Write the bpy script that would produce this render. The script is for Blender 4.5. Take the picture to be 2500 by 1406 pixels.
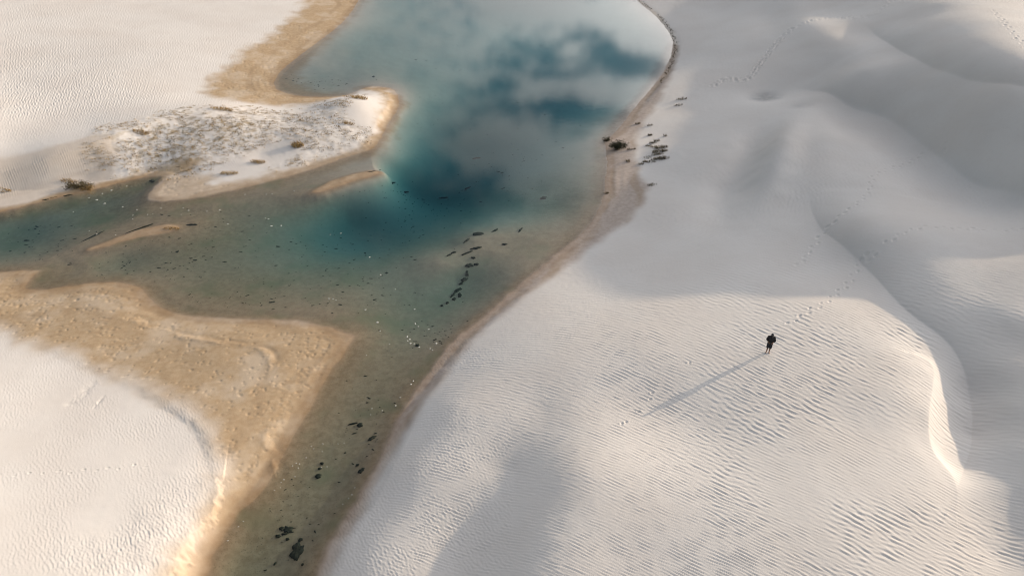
import bpy, bmesh, math, random
import numpy as np
from mathutils import Vector

# ------------------------------------------------------------------ clear
for o in list(bpy.data.objects):
    bpy.data.objects.remove(o, do_unlink=True)
scene = bpy.context.scene
COL = scene.collection
R = math.radians

# ------------------------------------------------------------------ camera
CAM_H, PITCH, FPX = 36.0, R(36.0), 1690.0          # drone height, depression of the axis, focal length in photo pixels
cam_d = bpy.data.cameras.new('camera')
cam = bpy.data.objects.new('camera', cam_d)
COL.objects.link(cam)
cam.location = (0, 0, CAM_H)
cam.rotation_euler = (math.pi / 2 - PITCH, 0, 0)
cam_d.sensor_width = 36.0
cam_d.lens = 36.0 * FPX / 2500.0
cam_d.clip_start = 0.5
cam_d.clip_end = 20000.0
scene.camera = cam

# ------------------------------------------------------------------ sun, sky, exposure
SUN_EL, SUN_AZ = R(11.6), R(60.0)                   # azimuth clockwise from +Y
sun_dir = Vector((math.sin(SUN_AZ) * math.cos(SUN_EL), math.cos(SUN_AZ) * math.cos(SUN_EL), math.sin(SUN_EL)))
sl = bpy.data.lights.new('sun', 'SUN')
sl.energy = 5.0
sl.angle = R(0.6)
sl.color = (1.0, 0.81, 0.60)
sun = bpy.data.objects.new('sun', sl)
COL.objects.link(sun)
sun.rotation_euler = sun_dir.to_track_quat('Z', 'Y').to_euler()
sun.location = (60, 40, 60)

world = bpy.data.worlds.new('World')
scene.world = world
world.use_nodes = True
wt = world.node_tree
for n in list(wt.nodes):
    wt.nodes.remove(n)


class NT:
    """small helper to write node graphs"""
    def __init__(self, tree):
        self.t = tree

    def n(self, typ, **kw):
        nd = self.t.nodes.new(typ)
        for k, v in kw.items():
            setattr(nd, k, v)
        return nd

    def link(self, a, b):
        self.t.links.new(a, b)

    def put(self, sock, v):
        if isinstance(v, bpy.types.NodeSocket):
            self.t.links.new(v, sock)
        else:
            sock.default_value = v

    def math(self, op, a, b=None, c=None, clamp=False):
        nd = self.n('ShaderNodeMath', operation=op, use_clamp=clamp)
        self.put(nd.inputs[0], a)
        if b is not None:
            self.put(nd.inputs[1], b)
        if c is not None:
            self.put(nd.inputs[2], c)
        return nd.outputs[0]

    def vmath(self, op, a, b=None):
        nd = self.n('ShaderNodeVectorMath', operation=op)
        self.put(nd.inputs[0], a)
        if b is not None:
            self.put(nd.inputs[1], b)
        return nd

    def mix(self, f, a, b, blend='MIX'):
        nd = self.n('ShaderNodeMix', data_type='RGBA', blend_type=blend)
        self.put(nd.inputs[0], f)
        for s, v in ((nd.inputs[6], a), (nd.inputs[7], b)):
            if isinstance(v, bpy.types.NodeSocket):
                self.t.links.new(v, s)
            else:
                s.default_value = (*v, 1.0) if len(v) == 3 else v
        return nd.outputs[2]

    def noise(self, vec, scale, detail=4.0, rough=0.55, dist=0.0):
        nd = self.n('ShaderNodeTexNoise')
        if vec is not None:
            self.link(vec, nd.inputs['Vector'])
        nd.inputs['Scale'].default_value = scale
        nd.inputs['Detail'].default_value = detail
        nd.inputs['Roughness'].default_value = rough
        nd.inputs['Distortion'].default_value = dist
        return nd.outputs['Fac']

    def ramp(self, v, lo, hi, smooth=True):
        nd = self.n('ShaderNodeMapRange', interpolation_type='SMOOTHSTEP' if smooth else 'LINEAR', clamp=True)
        self.put(nd.inputs['Value'], v)
        nd.inputs['From Min'].default_value = lo
        nd.inputs['From Max'].default_value = hi
        return nd.outputs['Result']


SKY_STRENGTH, CLOUD_GAIN = 0.15, 1.0


def build_sky():
    g = NT(wt)
    out = g.n('ShaderNodeOutputWorld')
    bg = g.n('ShaderNodeBackground')
    sky = g.n('ShaderNodeTexSky', sky_type='NISHITA')
    sky.sun_disc = False
    sky.sun_elevation = SUN_EL
    sky.sun_rotation = SUN_AZ
    sky.air_density = 1.0
    sky.dust_density = 0.6
    sky.ozone_density = 1.5
    geo = g.n('ShaderNodeTexCoord')
    d = geo.outputs['Generated']
    sep = g.n('ShaderNodeSeparateXYZ')
    g.link(d, sep.inputs[0])
    zc = g.math('MAXIMUM', sep.outputs[2], 0.0)
    den = g.math('ADD', zc, 0.10)
    u = g.math('DIVIDE', sep.outputs[0], den)
    v = g.math('DIVIDE', sep.outputs[1], den)
    uv = g.n('ShaderNodeCombineXYZ')
    g.link(u, uv.inputs[0]); g.link(v, uv.inputs[1])
    P = uv.outputs[0]
    # fields of broken cloud over the whole sky
    nz = g.noise(P, 2.1, 6.0, 0.6, 0.0)
    big = g.noise(P, 0.45, 1.0, 0.5)
    cov = g.math('ADD', g.math('MULTIPLY', nz, 0.95), g.math('MULTIPLY', big, 0.30))
    # the clouds the lagoon mirrors: (photo x, photo y, radius, weight)
    tot = None
    for (px, py, rx, ry, w) in CLOUDS:
        cx, cy = mirror_uv(px, py)
        ax, ay = mirror_uv(px + rx, py)
        bx, by = mirror_uv(px, py + ry)
        sx = max(abs(ax - cx), 0.02); sy = max(abs(by - cy), 0.02)
        q = g.vmath('MULTIPLY', g.vmath('SUBTRACT', P, (cx, cy, 0.0)).outputs[0], (1.0 / sx, 1.0 / sy, 0.0)).outputs[0]
        q2 = g.vmath('DOT_PRODUCT', q, q).outputs['Value']
        tot = g.math('MULTIPLY_ADD', g.math('POWER', math.exp(-1.0), q2), w, 0.0 if tot is None else tot)
    wisp = g.noise(P, 11.0, 4.0, 0.6)
    cov = g.math('ADD', g.math('ADD', cov, tot), g.math('MULTIPLY', g.math('SUBTRACT', wisp, 0.5), 0.85))
    cm = g.ramp(cov, 0.40, 0.88)
    # lit cloud colour: brighter towards the sun
    sd = g.vmath('DOT_PRODUCT', d, tuple(sun_dir)).outputs['Value']
    glow = g.math('MULTIPLY', g.math('POWER', g.math('MAXIMUM', sd, 0.0), 2.2), 38.0)
    gain = g.math('MULTIPLY', g.math('ADD', glow, 1.6), CLOUD_GAIN)
    cl = g.n('ShaderNodeCombineXYZ')
    g.link(g.math('MULTIPLY', gain, 1.0), cl.inputs[0])
    g.link(g.math('MULTIPLY', gain, 0.965), cl.inputs[1])
    g.link(g.math('MULTIPLY', gain, 0.95), cl.inputs[2])
    colr = g.mix(cm, sky.outputs[0], cl.outputs[0])
    g.link(colr, bg.inputs[0])
    bg.inputs[1].default_value = SKY_STRENGTH
    g.link(bg.outputs[0], out.inputs[0])
    world.cycles.sampling_method = 'MANUAL'
    world.cycles.sample_map_resolution = 1024


scene.view_settings.view_transform = 'Standard'
scene.view_settings.look = 'None'
scene.view_settings.gamma = 1.0
scene.view_settings.exposure = -0.16
scene.cycles.use_denoising = True
scene.cycles.filter_width = 1.1
scene.cycles.max_bounces = 5
scene.cycles.diffuse_bounces = 2
scene.cycles.use_adaptive_sampling = True
scene.cycles.adaptive_threshold = 0.015
scene.cycles.transparent_max_bounces = 8
scene.cycles.sample_clamp_indirect = 6.0

# ------------------------------------------------------------------ photo pixel -> world
CP, SP = math.cos(PITCH), math.sin(PITCH)


def ray(px, py):
    a = (np.asarray(px, float) - 1250.0) / FPX
    b = (703.0 - np.asarray(py, float)) / FPX
    return a, CP + b * SP, -SP + b * CP


def at(px, py, z=0.0):
    """point of height z that the photograph shows at pixel (px, py)"""
    dx, dy, dz = ray(px, py)
    t = (np.asarray(z, float) - CAM_H) / dz
    return dx * t, dy * t


def mirror_uv(px, py):
    dx, dy, dz = ray(px, py)
    l = math.sqrt(dx * dx + dy * dy + dz * dz)
    z = -dz / l
    return float(dx / l / (z + 0.10)), float(dy / l / (z + 0.10))


HSCALE = 0.83                                      # the height lists below are in units of 0.83 m


def poly_at(pts, z=0.0):
    a = np.array(pts, float)
    zz = np.where(a[:, 2] > 0, a[:, 2] * HSCALE, a[:, 2]) if a.shape[1] > 2 else z
    x, y = at(a[:, 0], a[:, 1], zz)
    return np.stack([x, y], 1)


CLOUDS = [
    (1330, 20, 130, 60, 0.30), (1560, 60, 90, 60, 0.32), (1620, 110, 60, 40, 0.25),
    (1575, 235, 75, 35, 0.38), (1440, 225, 60, 40, 0.22), (1300, 225, 60, 30, 0.30),
    (1400, 120, 50, 50, 0.12), (1000, 60, 260, 120, 0.14), (1150, 170, 160, 90, 0.08), (1210, 50, 110, 60, 0.16),
    (1240, 330, 80, 40, 0.22), (1400, 400, 110, 50, 0.25), (1290, 420, 70, 50, 0.22), (1190, 380, 60, 40, 0.18),
    (1120, 300, 60, 60, 0.08), (980, 300, 60, 60, 0.08),
    (1470, 115, 55, 45, -0.24), (1540, 155, 75, 28, -0.30), (1370, 262, 100, 24, -0.28), (1420, 75, 40, 30, -0.18), (1330, 140, 45, 45, -0.2), (1240, 110, 40, 60, -0.15), (1250, 190, 60, 50, -0.22),
    (1460, 285, 80, 18, -0.35), (1060, 420, 120, 40, -0.15), (1000, 520, 300, 60, -0.2),
]
build_sky()

# ------------------------------------------------------------------ numeric helpers
rng = np.random.default_rng(7)


def sstep(x, a=0.0, b=1.0):
    t = np.clip((x - a) / (b - a), 0, 1)
    return t * t * (3 - 2 * t)


_tab = rng.random((256, 256)).astype(np.float32) * 2 - 1
_flat = _tab.reshape(-1).copy()


def vnoise(x, y, seed=0):
    """smooth value noise in -1..1"""
    x = x + seed * 17.31; y = y + seed * 9.77
    x = np.asarray(x, np.float32); y = np.asarray(y, np.float32)
    fl = np.floor(x); fx = x - fl; xi = fl.astype(np.int32)
    fl = np.floor(y); fy = y - fl; yi = fl.astype(np.int32)
    fx = fx * fx * (3 - 2 * fx); fy = fy * fy * (3 - 2 * fy)
    x0 = (xi & 255) << 8; x1 = ((xi + 1) & 255) << 8
    yi &= 255; y1 = (yi + 1) & 255
    a = _flat[x0 + yi]; b = _flat[x1 + yi]
    c = _flat[x0 + y1]; d = _flat[x1 + y1]
    a += (b - a) * fx; c += (d - c) * fx
    return a + (c - a) * fy


def fbm(x, y, f, octs=4, seed=0, gain=0.5):
    s = 0; a = 1.0; tot = 0
    for i in range(octs):
        s = s + a * vnoise(x * f + i * 3.7, y * f - i * 5.1, seed + i)
        tot += a; a *= gain; f *= 2.03
    return s / tot


def seg_dist(X, Y, P, closed=False):
    """distance to polyline, nearest parameter (0..1 along its length), side (+ = left of travel)"""
    n = len(P)
    idx = [(i, (i + 1) % n) for i in range(n if closed else n - 1)]
    L = [math.hypot(*(P[j] - P[i])) for i, j in idx]
    tot = sum(L); acc = 0
    best = np.full(X.shape, 1e9, np.float32); par = np.zeros(X.shape, np.float32); side = np.zeros(X.shape, np.float32)
    for (i, j), l in zip(idx, L):
        ax, ay = (float(q_) for q_ in P[i]); bx, by = (float(q_) for q_ in P[j])
        ex, ey = bx - ax, by - ay
        q = ex * ex + ey * ey + 1e-12
        t = np.clip(((X - ax) * ex + (Y - ay) * ey) / q, 0, 1)
        ddx = X - (ax + t * ex); ddy = Y - (ay + t * ey)
        d2 = ddx * ddx + ddy * ddy
        m = d2 < best
        best[m] = d2[m]
        par[m] = ((acc + t * l) / tot)[m]
        side[m] = np.sign(ex * ddy - ey * ddx)[m]
        acc += l
    return np.sqrt(best), par, side


def inside(X, Y, P):
    r = np.zeros(X.shape, bool)
    n = len(P)
    for i in range(n):
        x1, y1 = P[i]; x2, y2 = P[(i + 1) % n]
        if y1 == y2:
            continue
        c = (y1 > Y) != (y2 > Y)
        r ^= c & (X < (x2 - x1) * (Y - y1) / (y2 - y1) + x1)
    return r


def smooth_poly(P, closed=True, it=2):
    for _ in range(it):
        n = len(P)
        Q = []
        rngi = range(n if closed else n - 1)
        if not closed:
            Q.append(P[0])
        for i in rngi:
            a = P[i]; b = P[(i + 1) % n]
            Q.append(a * 0.75 + b * 0.25); Q.append(a * 0.25 + b * 0.75)
        if not closed:
            Q.append(P[-1])
        P = np.array(Q)
    return P


def sdf(X, Y, P):
    """signed distance, positive outside the polygon"""
    d, _, _ = seg_dist(X, Y, P, True)
    return np.where(inside(X, Y, P), -d, d)


def sdf_v(P, band=2.5):
    """signed distance at every ground vertex: exact near the outline, interpolated elsewhere"""
    c = sdf(CGX.astype(np.float32), CGY.astype(np.float32), P)
    d = bilinear(c, X, Y).astype(np.float32)
    m = np.abs(d) < band
    d[m] = sdf(X[m], Y[m], P)
    return d


def seg_v(P, reach):
    """mask of the vertices within reach of a polyline, and distance, parameter, side there"""
    c, _, _ = seg_dist(CGX.astype(np.float32), CGY.astype(np.float32), P)
    m = bilinear(c, X, Y) < reach + 1.0
    d, par, side = seg_dist(X[m], Y[m], P)
    return m, d, par, side


def taper_v(P, t0, t1, m):
    """0 towards the ends of a polyline, 1 along its middle, without jumps where the nearest point jumps"""
    _, par, _ = seg_dist(CGX.astype(np.float32), CGY.astype(np.float32), P)
    t = (sstep(par, t0 * .15, t0) if t0 else 1.0) * (sstep(1 - par, t1 * .15, t1) if t1 else 1.0)
    for _ in range(3):
        for ax in (0, 1):
            t = (np.roll(t, 2, ax) + np.roll(t, 1, ax) + t + np.roll(t, -1, ax) + np.roll(t, -2, ax)) / 5
    return bilinear(t, X[m], Y[m])


def ends_v(P, m, par, r0=0.9):
    """lets a line feature die out beyond its two ends"""
    x, y = X[m], Y[m]
    t0 = (P[1] - P[0]) / np.hypot(*(P[1] - P[0])); t1 = (P[-1] - P[-2]) / np.hypot(*(P[-1] - P[-2]))
    o0 = np.where(par < 1e-5, np.maximum(-((x - P[0][0]) * t0[0] + (y - P[0][1]) * t0[1]), 0), 0)
    o1 = np.where(par > 1 - 1e-5, np.maximum((x - P[-1][0]) * t1[0] + (y - P[-1][1]) * t1[1], 0), 0)
    return np.exp(-(o0 / r0) ** 2 - (o1 / r0) ** 2)


def fbm_m(mask, *a, **k):
    out = np.zeros(X.shape, np.float32)
    m = mask > 0.002 if mask.dtype != bool else mask
    out[m] = fbm(X[m], Y[m], *a, **k)
    return out


# ------------------------------------------------------------------ shorelines (photo pixels, at water level)
RIGHT_SHORE = [(1470, -90), (1525, -30), (1560, 8), (1600, 38), (1630, 75), (1643, 100), (1642, 125), (1630, 160), (1600, 205),
               (1560, 250), (1530, 290), (1505, 320), (1492, 334), (1470, 342), (1478, 352), (1481, 380), (1482, 410), (1478, 440), (1477, 470),
               (1465, 505), (1453, 527), (1430, 559), (1398, 591), (1358, 619), (1318, 655), (1278, 687), (1238, 723),
               (1198, 759), (1159, 790), (1119, 822), (1087, 854), (1067, 886), (1047, 910), (1020, 945), (985, 995),
               (951, 1069), (920, 1133), (892, 1185), (862, 1240), (838, 1274), (804, 1324), (773, 1406), (740, 1500), (715, 1620)]
BOTTOM_LEFT = [(440, 1620), (480, 1480), (504, 1406), (522, 1352), (550, 1305), (567, 1275), (588, 1242), (610, 1226), (640, 1198), (660, 1165), (673, 1141),
               (701, 1085), (745, 1017), (777, 957), (804, 906), (838, 868), (862, 832), (862, 818), (828, 806), (797, 797), (737, 784), (660, 780), (597, 780),
               (498, 774), (430, 768), (390, 751), (370, 735), (352, 712), (331, 696), (279, 688), (220, 692), (159, 700), (100, 709),
               (66, 708), (60, 700), (72, 684), (90, 668), (100, 659), (60, 661), (0, 665), (-120, 672), (-420, 690)]
TOP_LEFT = [(-420, 565), (-120, 535), (0, 519), (50, 506), (110, 491), (150, 481), (200, 471), (230, 463), (280, 450), (330, 438),
            (375, 430), (398, 430), (392, 442), (372, 462), (358, 480), (366, 490), (400, 492), (440, 489), (480, 483), (540, 471), (600, 458),
            (660, 443), (720, 427), (780, 408), (840, 386), (880, 373), (908, 365), (924, 350), (936, 328), (948, 302),
            (964, 280), (975, 255), (972, 232), (960, 217), (930, 212), (900, 212), (880, 218), (860, 228), (838, 235),
            (800, 237), (750, 237), (710, 232), (680, 222), (668, 208), (670, 195), (680, 180), (700, 160), (725, 142),
            (760, 115), (800, 85), (830, 62), (855, 35), (872, 8), (890, -30), (930, -90)]
ISLETS = [[(205, 611), (250, 594), (300, 574), (350, 559), (400, 549), (430, 547), (441, 555), (420, 565), (370, 574), (320, 584), (270, 599), (230, 609)],
          [(752, 471), (790, 450), (830, 435), (870, 423), (910, 417), (934, 420), (915, 429), (870, 441), (820, 458), (780, 471)]]
LAGOON = smooth_poly(poly_at(RIGHT_SHORE + BOTTOM_LEFT + TOP_LEFT), True, 1)
ISL = [smooth_poly(poly_at(p), True, 1) for p in ISLETS]

# ------------------------------------------------------------------ height controls (photo x, photo y, height in metres)
HC = [
    # bottom left dune and flat
    (0, 900, 1.3), (0, 1100, 2.3), (0, 1300, 3.1), (200, 1100, 1.8), (300, 1300, 2.0), (400, 1120, 1.25), (-250, 1000, 2.6), (-250, 1300, 4.0),
    (300, 1020, 1.2), (200, 1400, 2.8), (400, 1350, 1.6), (150, 980, 1.25), (0, 1600, 4), (300, 1600, 2.6),
    (300, 780, .35), (500, 850, .5), (600, 950, .55), (700, 900, .4), (650, 1050, .4), (600, 1120, .42), (150, 770, .38), (20, 740, .3),
    (800, 850, .16), (560, 1160, .5), (0, 815, .6), (200, 890, .75), (400, 985, .85), (510, 1080, .9), (530, 1180, .85), (470, 1300, 1.0), (430, 1400, 1.1),
    (400, 900, .6), (-250, 800, .9),
    # upper left dune field
    (750, 60, .7), (600, 160, .8), (560, 215, .6), (620, 225, .4), (700, -50, 1.8), (600, 50, 1.9), (400, 150, 2.5), (200, 200, 3.2), (0, 200, 4.2),
    (0, 0, 6.2), (300, 0, 4.2), (550, 0, 2.6), (-300, 100, 7), (-300, 300, 6), (-250, 420, 4), (300, -90, 5), (700, -120, 2.5), (0, -100, 7.5),
    (0, 400, 2.5), (120, 378, 2.7), (250, 348, 2.9), (400, 302, 2.9), (540, 262, 2.3), (620, 264, 1.35), (740, 272, 1.1), (0, 330, 3.4), (200, 305, 2.9),
    (400, 255, 2.2), (480, 240, 1.3), (0, 470, .55), (200, 425, 1.0), (300, 400, 1.35), (450, 370, 1.4), (600, 325, 1.7), (700, 325, 1.35),
    (850, 240, 1.9), (880, 268, 1.8), (930, 262, .9), (800, 340, .8), (600, 395, .45), (500, 430, .25), (430, 460, .18), (520, 460, .15), (680, 410, .22),
    (330, 422, .35), (560, 415, .3), (700, 378, .4), (640, 380, .35), (740, 335, 1.15), (870, 330, .6), (120, 450, .75),
    # right bank, upper
    (1680, 60, .9), (1750, 30, 2.2), (1850, 20, 4.6), (1900, 0, 6.0), (1935, 68, 6.2), (1990, 100, 7.0), (2040, 130, 7.2), (2110, 190, 7.0),
    (2175, 220, 6.7), (2255, 265, 7.2), (2340, 335, 7.2), (2400, 375, 7.2), (2500, 440, 7.6),
    (1980, 217, 4.0), (2075, 265, 4.3), (2138, 275, 4.6), (2218, 331, 4.9), (2265, 368, 5.0), (2357, 434, 5.2), (2400, 458, 5.4), (2500, 498, 6.2),
    (1830, 200, 2.8), (1770, 190, 2.3), (1870, 225, 2.5), (1880, 265, 3.1), (1985, 240, 4.2), (1850, 130, 3.9), (1750, 120, 2.5), (1700, 200, 1.5),
    (1660, 300, 1.1), (1600, 260, .45), (1640, 330, .95), (1700, 400, 1.5), (1590, 420, .5), (1640, 500, 1.0), (1540, 560, .45), (1800, 330, 2.4),
    (1860, 330, 2.9), (1800, 520, 2.0), (1850, 420, 2.9), (1835, 450, 2.35), (1900, 400, 3.6), (1950, 450, 3.9), (1900, 550, 3.0), (1780, 600, 2.4),
    (1650, 620, 1.7), (1500, 640, .9), (2050, 350, 4.5), (2150, 450, 5.0), (2100, 540, 4.9), (1980, 510, 3.7), (2010, 567, 3.7), (2098, 639, 3.8),
    (2178, 723, 4.0), (2297, 806, 4.2), (2330, 850, 4.1), (1520, 400, .25), (1520, 480, .25), (1560, 330, .3),
    (2100, 590, 4.6), (2200, 640, 4.6), (2300, 560, 5.5), (2400, 600, 5.7), (2250, 690, 4.5), (2300, 700, 4.75), (2400, 720, 5.1), (2400, 800, 4.6), (2450, 850, 4.6), (2500, 700, 5.9), (2500, 800, 5.5),
    (2050, 30, 7.9), (2130, 90, 8.5), (2200, 145, 8.9), (2295, 210, 9.4), (2400, 300, 9.3), (2514, 365, 9.2), (2620, 440, 9.2), (2613, 580, 7.2), (2720, 520, 8.6), (2850, 600, 8.0),
    (2230, 60, 10.6), (2340, 140, 11.5), (2450, 240, 11.6), (2560, 320, 11.0), (2300, 10, 12.8), (2420, 70, 13.5), (2520, 160, 13.3), (2650, 260, 12.4), (2720, 400, 10.2),
    (2500, 10, 14.0), (2650, 100, 13.8), (2800, 300, 11.5), (2650, -50, 14.0), (2000, -60, 9.4), (2100, -60, 10.8), (2300, -60, 13.0), (1900, -40, 6.8), (1650, -40, 1.8), (2500, -60, 14.0), (1750, -60, 3.7), (1850, -80, 6.2),
    # the near dune
    (1300, 780, 1.2), (1450, 760, 1.9), (1600, 740, 2.5), (1800, 720, 3.2), (2000, 740, 3.9), (1250, 900, 1.8), (1400, 900, 2.6), (1600, 880, 3.3),
    (1873, 858, 4.0), (2100, 880, 4.6), (2250, 900, 4.7), (1100, 1000, 1.5), (1250, 1000, 2.2), (1380, 1000, 2.8), (1330, 1000, 2.45), (1500, 1000, 3.1), (1585, 1010, 3.25), (1710, 945, 3.6), (1700, 1050, 3.75),
    (1900, 1050, 4.6), (2100, 1050, 4.9), (2260, 1000, 4.8), (1000, 1150, 1.4), (1150, 1150, 2.0), (1230, 1150, 2.15), (1400, 1150, 4.0), (1600, 1200, 4.6),
    (1800, 1250, 5.0), (2050, 1200, 5.2), (2270, 1120, 4.8), (920, 1300, 1.2), (1050, 1300, 1.75), (1150, 1300, 2.0), (1340, 1300, 4.15), (1500, 1350, 4.6),
    (1800, 1400, 5.1), (2100, 1380, 5.2), (2300, 1250, 4.8), (870, 1410, 1.3), (1000, 1410, 1.8), (1100, 1410, 2.0), (1300, 1410, 4.15),
    (900, 1600, 1.6), (1300, 1600, 4), (1800, 1600, 5), (2300, 1600, 5),
    (2335, 880, 4.0), (2370, 960, 3.6), (2372, 1050, 3.6), (2340, 1140, 4.1), (2315, 1000, 4.2),
    (2440, 910, 4.5), (2500, 1000, 4.9), (2480, 1090, 4.6), (2600, 990, 5.2), (2560, 800, 5.7), (2700, 911, 5.7), (2700, 760, 6.8), (2450, 1160, 4.3), (2400, 1200, 4.4), (2350, 1300, 4.6), (2440, 1350, 4.4),
    (2475, 1250, 4.35), (2475, 1330, 4.4), (2560, 1200, 5.0), (2650, 1150, 5.3), (2620, 1350, 5.5), (2750, 1050, 5.3), (2560, 1090, 4.9), (2900, 800, 7.0),
    # lagoon bed
    (1200, 100, -1.1), (1100, 200, -1.3), (1400, 150, -1.6), (1300, 300, -2.1), (1100, 350, -2.2), (1000, 470, -2.4), (1200, 480, -2.0), (850, 540, -2.0),
    (1000, 560, -2.0), (1350, 500, -1.0), (1100, 600, -.9), (1150, 585, -.45), (1080, 640, -.4), (1130, 690, -1.1), (1000, 700, -.9), (700, 620, -1.1),
    (500, 620, -.65), (300, 520, -.6), (150, 560, -.8), (40, 560, -1.0), (100, 620, -.6), (300, 640, -.7), (550, 520, -.5), (700, 470, -.25), (650, 720, -.5),
    (850, 720, -.55), (950, 850, -.5), (1050, 800, -.8), (900, 950, -.45), (850, 1100, -.5), (750, 1200, -.55), (700, 1350, -.6), (640, 1300, -.45),
    (800, 150, -.45), (900, 100, -.9), (1000, 0, -1.0), (200, 490, -.5), (1400, -20, -1.5), (1560, 120, -1.2), (1500, 250, -1.5), (-250, 620, -.9),
    (480, 545, -.2), (620, 1500, -.6), (1000, 250, -.5), (960, 380, -.8),
]


def tps_fit(pts, val, lam=0.02):
    n = len(pts)
    d2 = ((pts[:, None, :] - pts[None]) ** 2).sum(-1)
    K = 0.5 * d2 * np.log(d2 + 1e-9)
    # mild smoothing
    A = np.zeros((n + 3, n + 3))
    A[:n, :n] = K + np.eye(n) * lam * 100.0
    A[:n, n] = 1; A[:n, n + 1:] = pts
    A[n, :n] = 1; A[n + 1:, :n] = pts.T
    b = np.zeros(n + 3); b[:n] = val
    return np.linalg.solve(A, b)


def tps_eval(pts, w, X, Y):
    n = len(pts)
    out = w[n] + w[n + 1] * X + w[n + 2] * Y
    for i in range(n):
        d2 = (X - pts[i, 0]) ** 2 + (Y - pts[i, 1]) ** 2
        out += w[i] * 0.5 * d2 * np.log(d2 + 1e-9)
    return out


# coarse field grid
GX0, GX1, GY0, GY1, GS = -190.0, 190.0, -6.0, 240.0, 1.0
gx = np.arange(GX0, GX1 + GS, GS); gy = np.arange(GY0, GY1 + GS, GS)
CGX, CGY = np.meshgrid(gx, gy)


def bicubic(F, X, Y):
    fx = np.clip((X - GX0) / GS, 1.001, len(gx) - 3.001); fy = np.clip((Y - GY0) / GS, 1.001, len(gy) - 3.001)
    ix = fx.astype(np.int32); iy = fy.astype(np.int32)
    tx = (fx - ix).astype(np.float32); ty = (fy - iy).astype(np.float32)

    def w(t):
        return [(-t ** 3 + 2 * t ** 2 - t) / 2, (3 * t ** 3 - 5 * t ** 2 + 2) / 2, (-3 * t ** 3 + 4 * t ** 2 + t) / 2, (t ** 3 - t ** 2) / 2]
    wx = w(tx); wy = w(ty)
    F = F.astype(np.float32)
    out = 0
    for j in range(4):
        r = 0
        for i in range(4):
            r = r + F[iy + j - 1, ix + i - 1] * wx[i]
        out = out + r * wy[j]
    return out


def bilinear(F, X, Y):
    fx = np.clip((X - GX0) / GS, 0, len(gx) - 1.001); fy = np.clip((Y - GY0) / GS, 0, len(gy) - 1.001)
    ix = fx.astype(np.int32); iy = fy.astype(np.int32)
    tx = fx - ix; ty = fy - iy
    return (F[iy, ix] * (1 - tx) + F[iy, ix + 1] * tx) * (1 - ty) + (F[iy + 1, ix] * (1 - tx) + F[iy + 1, ix + 1] * tx) * ty


def idw_field(ctrl, p=2.2, soft=3.0):
    """ctrl: (photo x, photo y, value) -> coarse field"""
    num = 0; den = 0
    for (px, py, v) in ctrl:
        x, y = at(px, py, 0)
        w = 1.0 / ((CGX - x) ** 2 + (CGY - y) ** 2 + soft ** 2) ** (p / 2 * 1.6)
        num = num + w * v; den = den + w
    return num / den


HC = [(a, b, c if c > 0 else c * (0.5 - 0.4 * c)) for a, b, c in HC]
hp = poly_at(HC); hv = np.array([c[2] * (HSCALE if c[2] > 0 else 1.0) for c in HC], float)
shore_pts = []
for P in [LAGOON] + ISL:
    acc = 0; last = None
    for q in P:
        if last is None or math.hypot(*(q - last)) > 2.2:
            if -150 < q[0] < 150 and 5 < q[1] < 220:
                shore_pts.append(q)
            last = q
shore_pts = np.array(shore_pts)
allp = np.concatenate([hp, shore_pts]); allv = np.concatenate([hv, np.zeros(len(shore_pts))])
_w = tps_fit(allp, allv, 0.01)
TPS = tps_eval(allp, _w, CGX, CGY)

# ------------------------------------------------------------------ ground grid: fine where the drone looks, coarse to the horizon
NC, NR = 1500, 850
dep = np.linspace(R(66.0), R(12.2), NR)
ys = CAM_H / np.tan(dep)
ys = np.concatenate([-3000 * np.geomspace(1, 0.004, 16), np.linspace(-8, ys[0] - 1.5, 10), ys, ys[-1] * np.geomspace(1.03, 28, 34)])
tc = np.linspace(-1, 1, NC)
ex = 1 + np.geomspace(0.02, 60, 22)
ts = np.concatenate([-ex[::-1], tc, ex])
wid = np.where(ys > 14, 16 + 0.594 * ys, 16 + 0.594 * 14) * 1.08
wid = np.maximum(wid, 24.3)
X = (ts[None, :] * wid[:, None]).astype(np.float32)
Y = np.repeat(ys[:, None].astype(np.float32), len(ts), 1)
NRW, NCL = X.shape


def far_dunes(X, Y):
    a = fbm(X, Y, 1 / 160.0, 3, 3)
    return 3.0 + 5.0 * sstep(a, -0.6, 0.8)


inbox = np.minimum.reduce([X - (GX0 + 12), (GX1 - 12) - X, (GY1 - 20) - Y])
inb = sstep(inbox, 0, 30.0) * sstep(Y, GY0 + 1, GY0 + 12)

d_l = sdf_v(LAGOON, 5.0)                       # + on land
for P in ISL:
    d_i = sdf_v(P, 4.0)                        # + outside islet
    d_l = np.where(np.abs(d_i) < np.abs(d_l), -d_i, d_l)
d_l = d_l + 0.10 * vnoise(X * 1.3, Y * 1.3, 5) * sstep(3.0 - np.abs(d_l), 0, 2.5)
Z = bicubic(TPS, X, Y)
Z = Z * inb + far_dunes(X, Y) * (1 - inb)

# low wandering relief of the dunes
Z = Z + 0.05 * fbm(X, Y, 1 / 9.0, 3, 11) * sstep(d_l, 1.0, 6.0)

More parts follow.
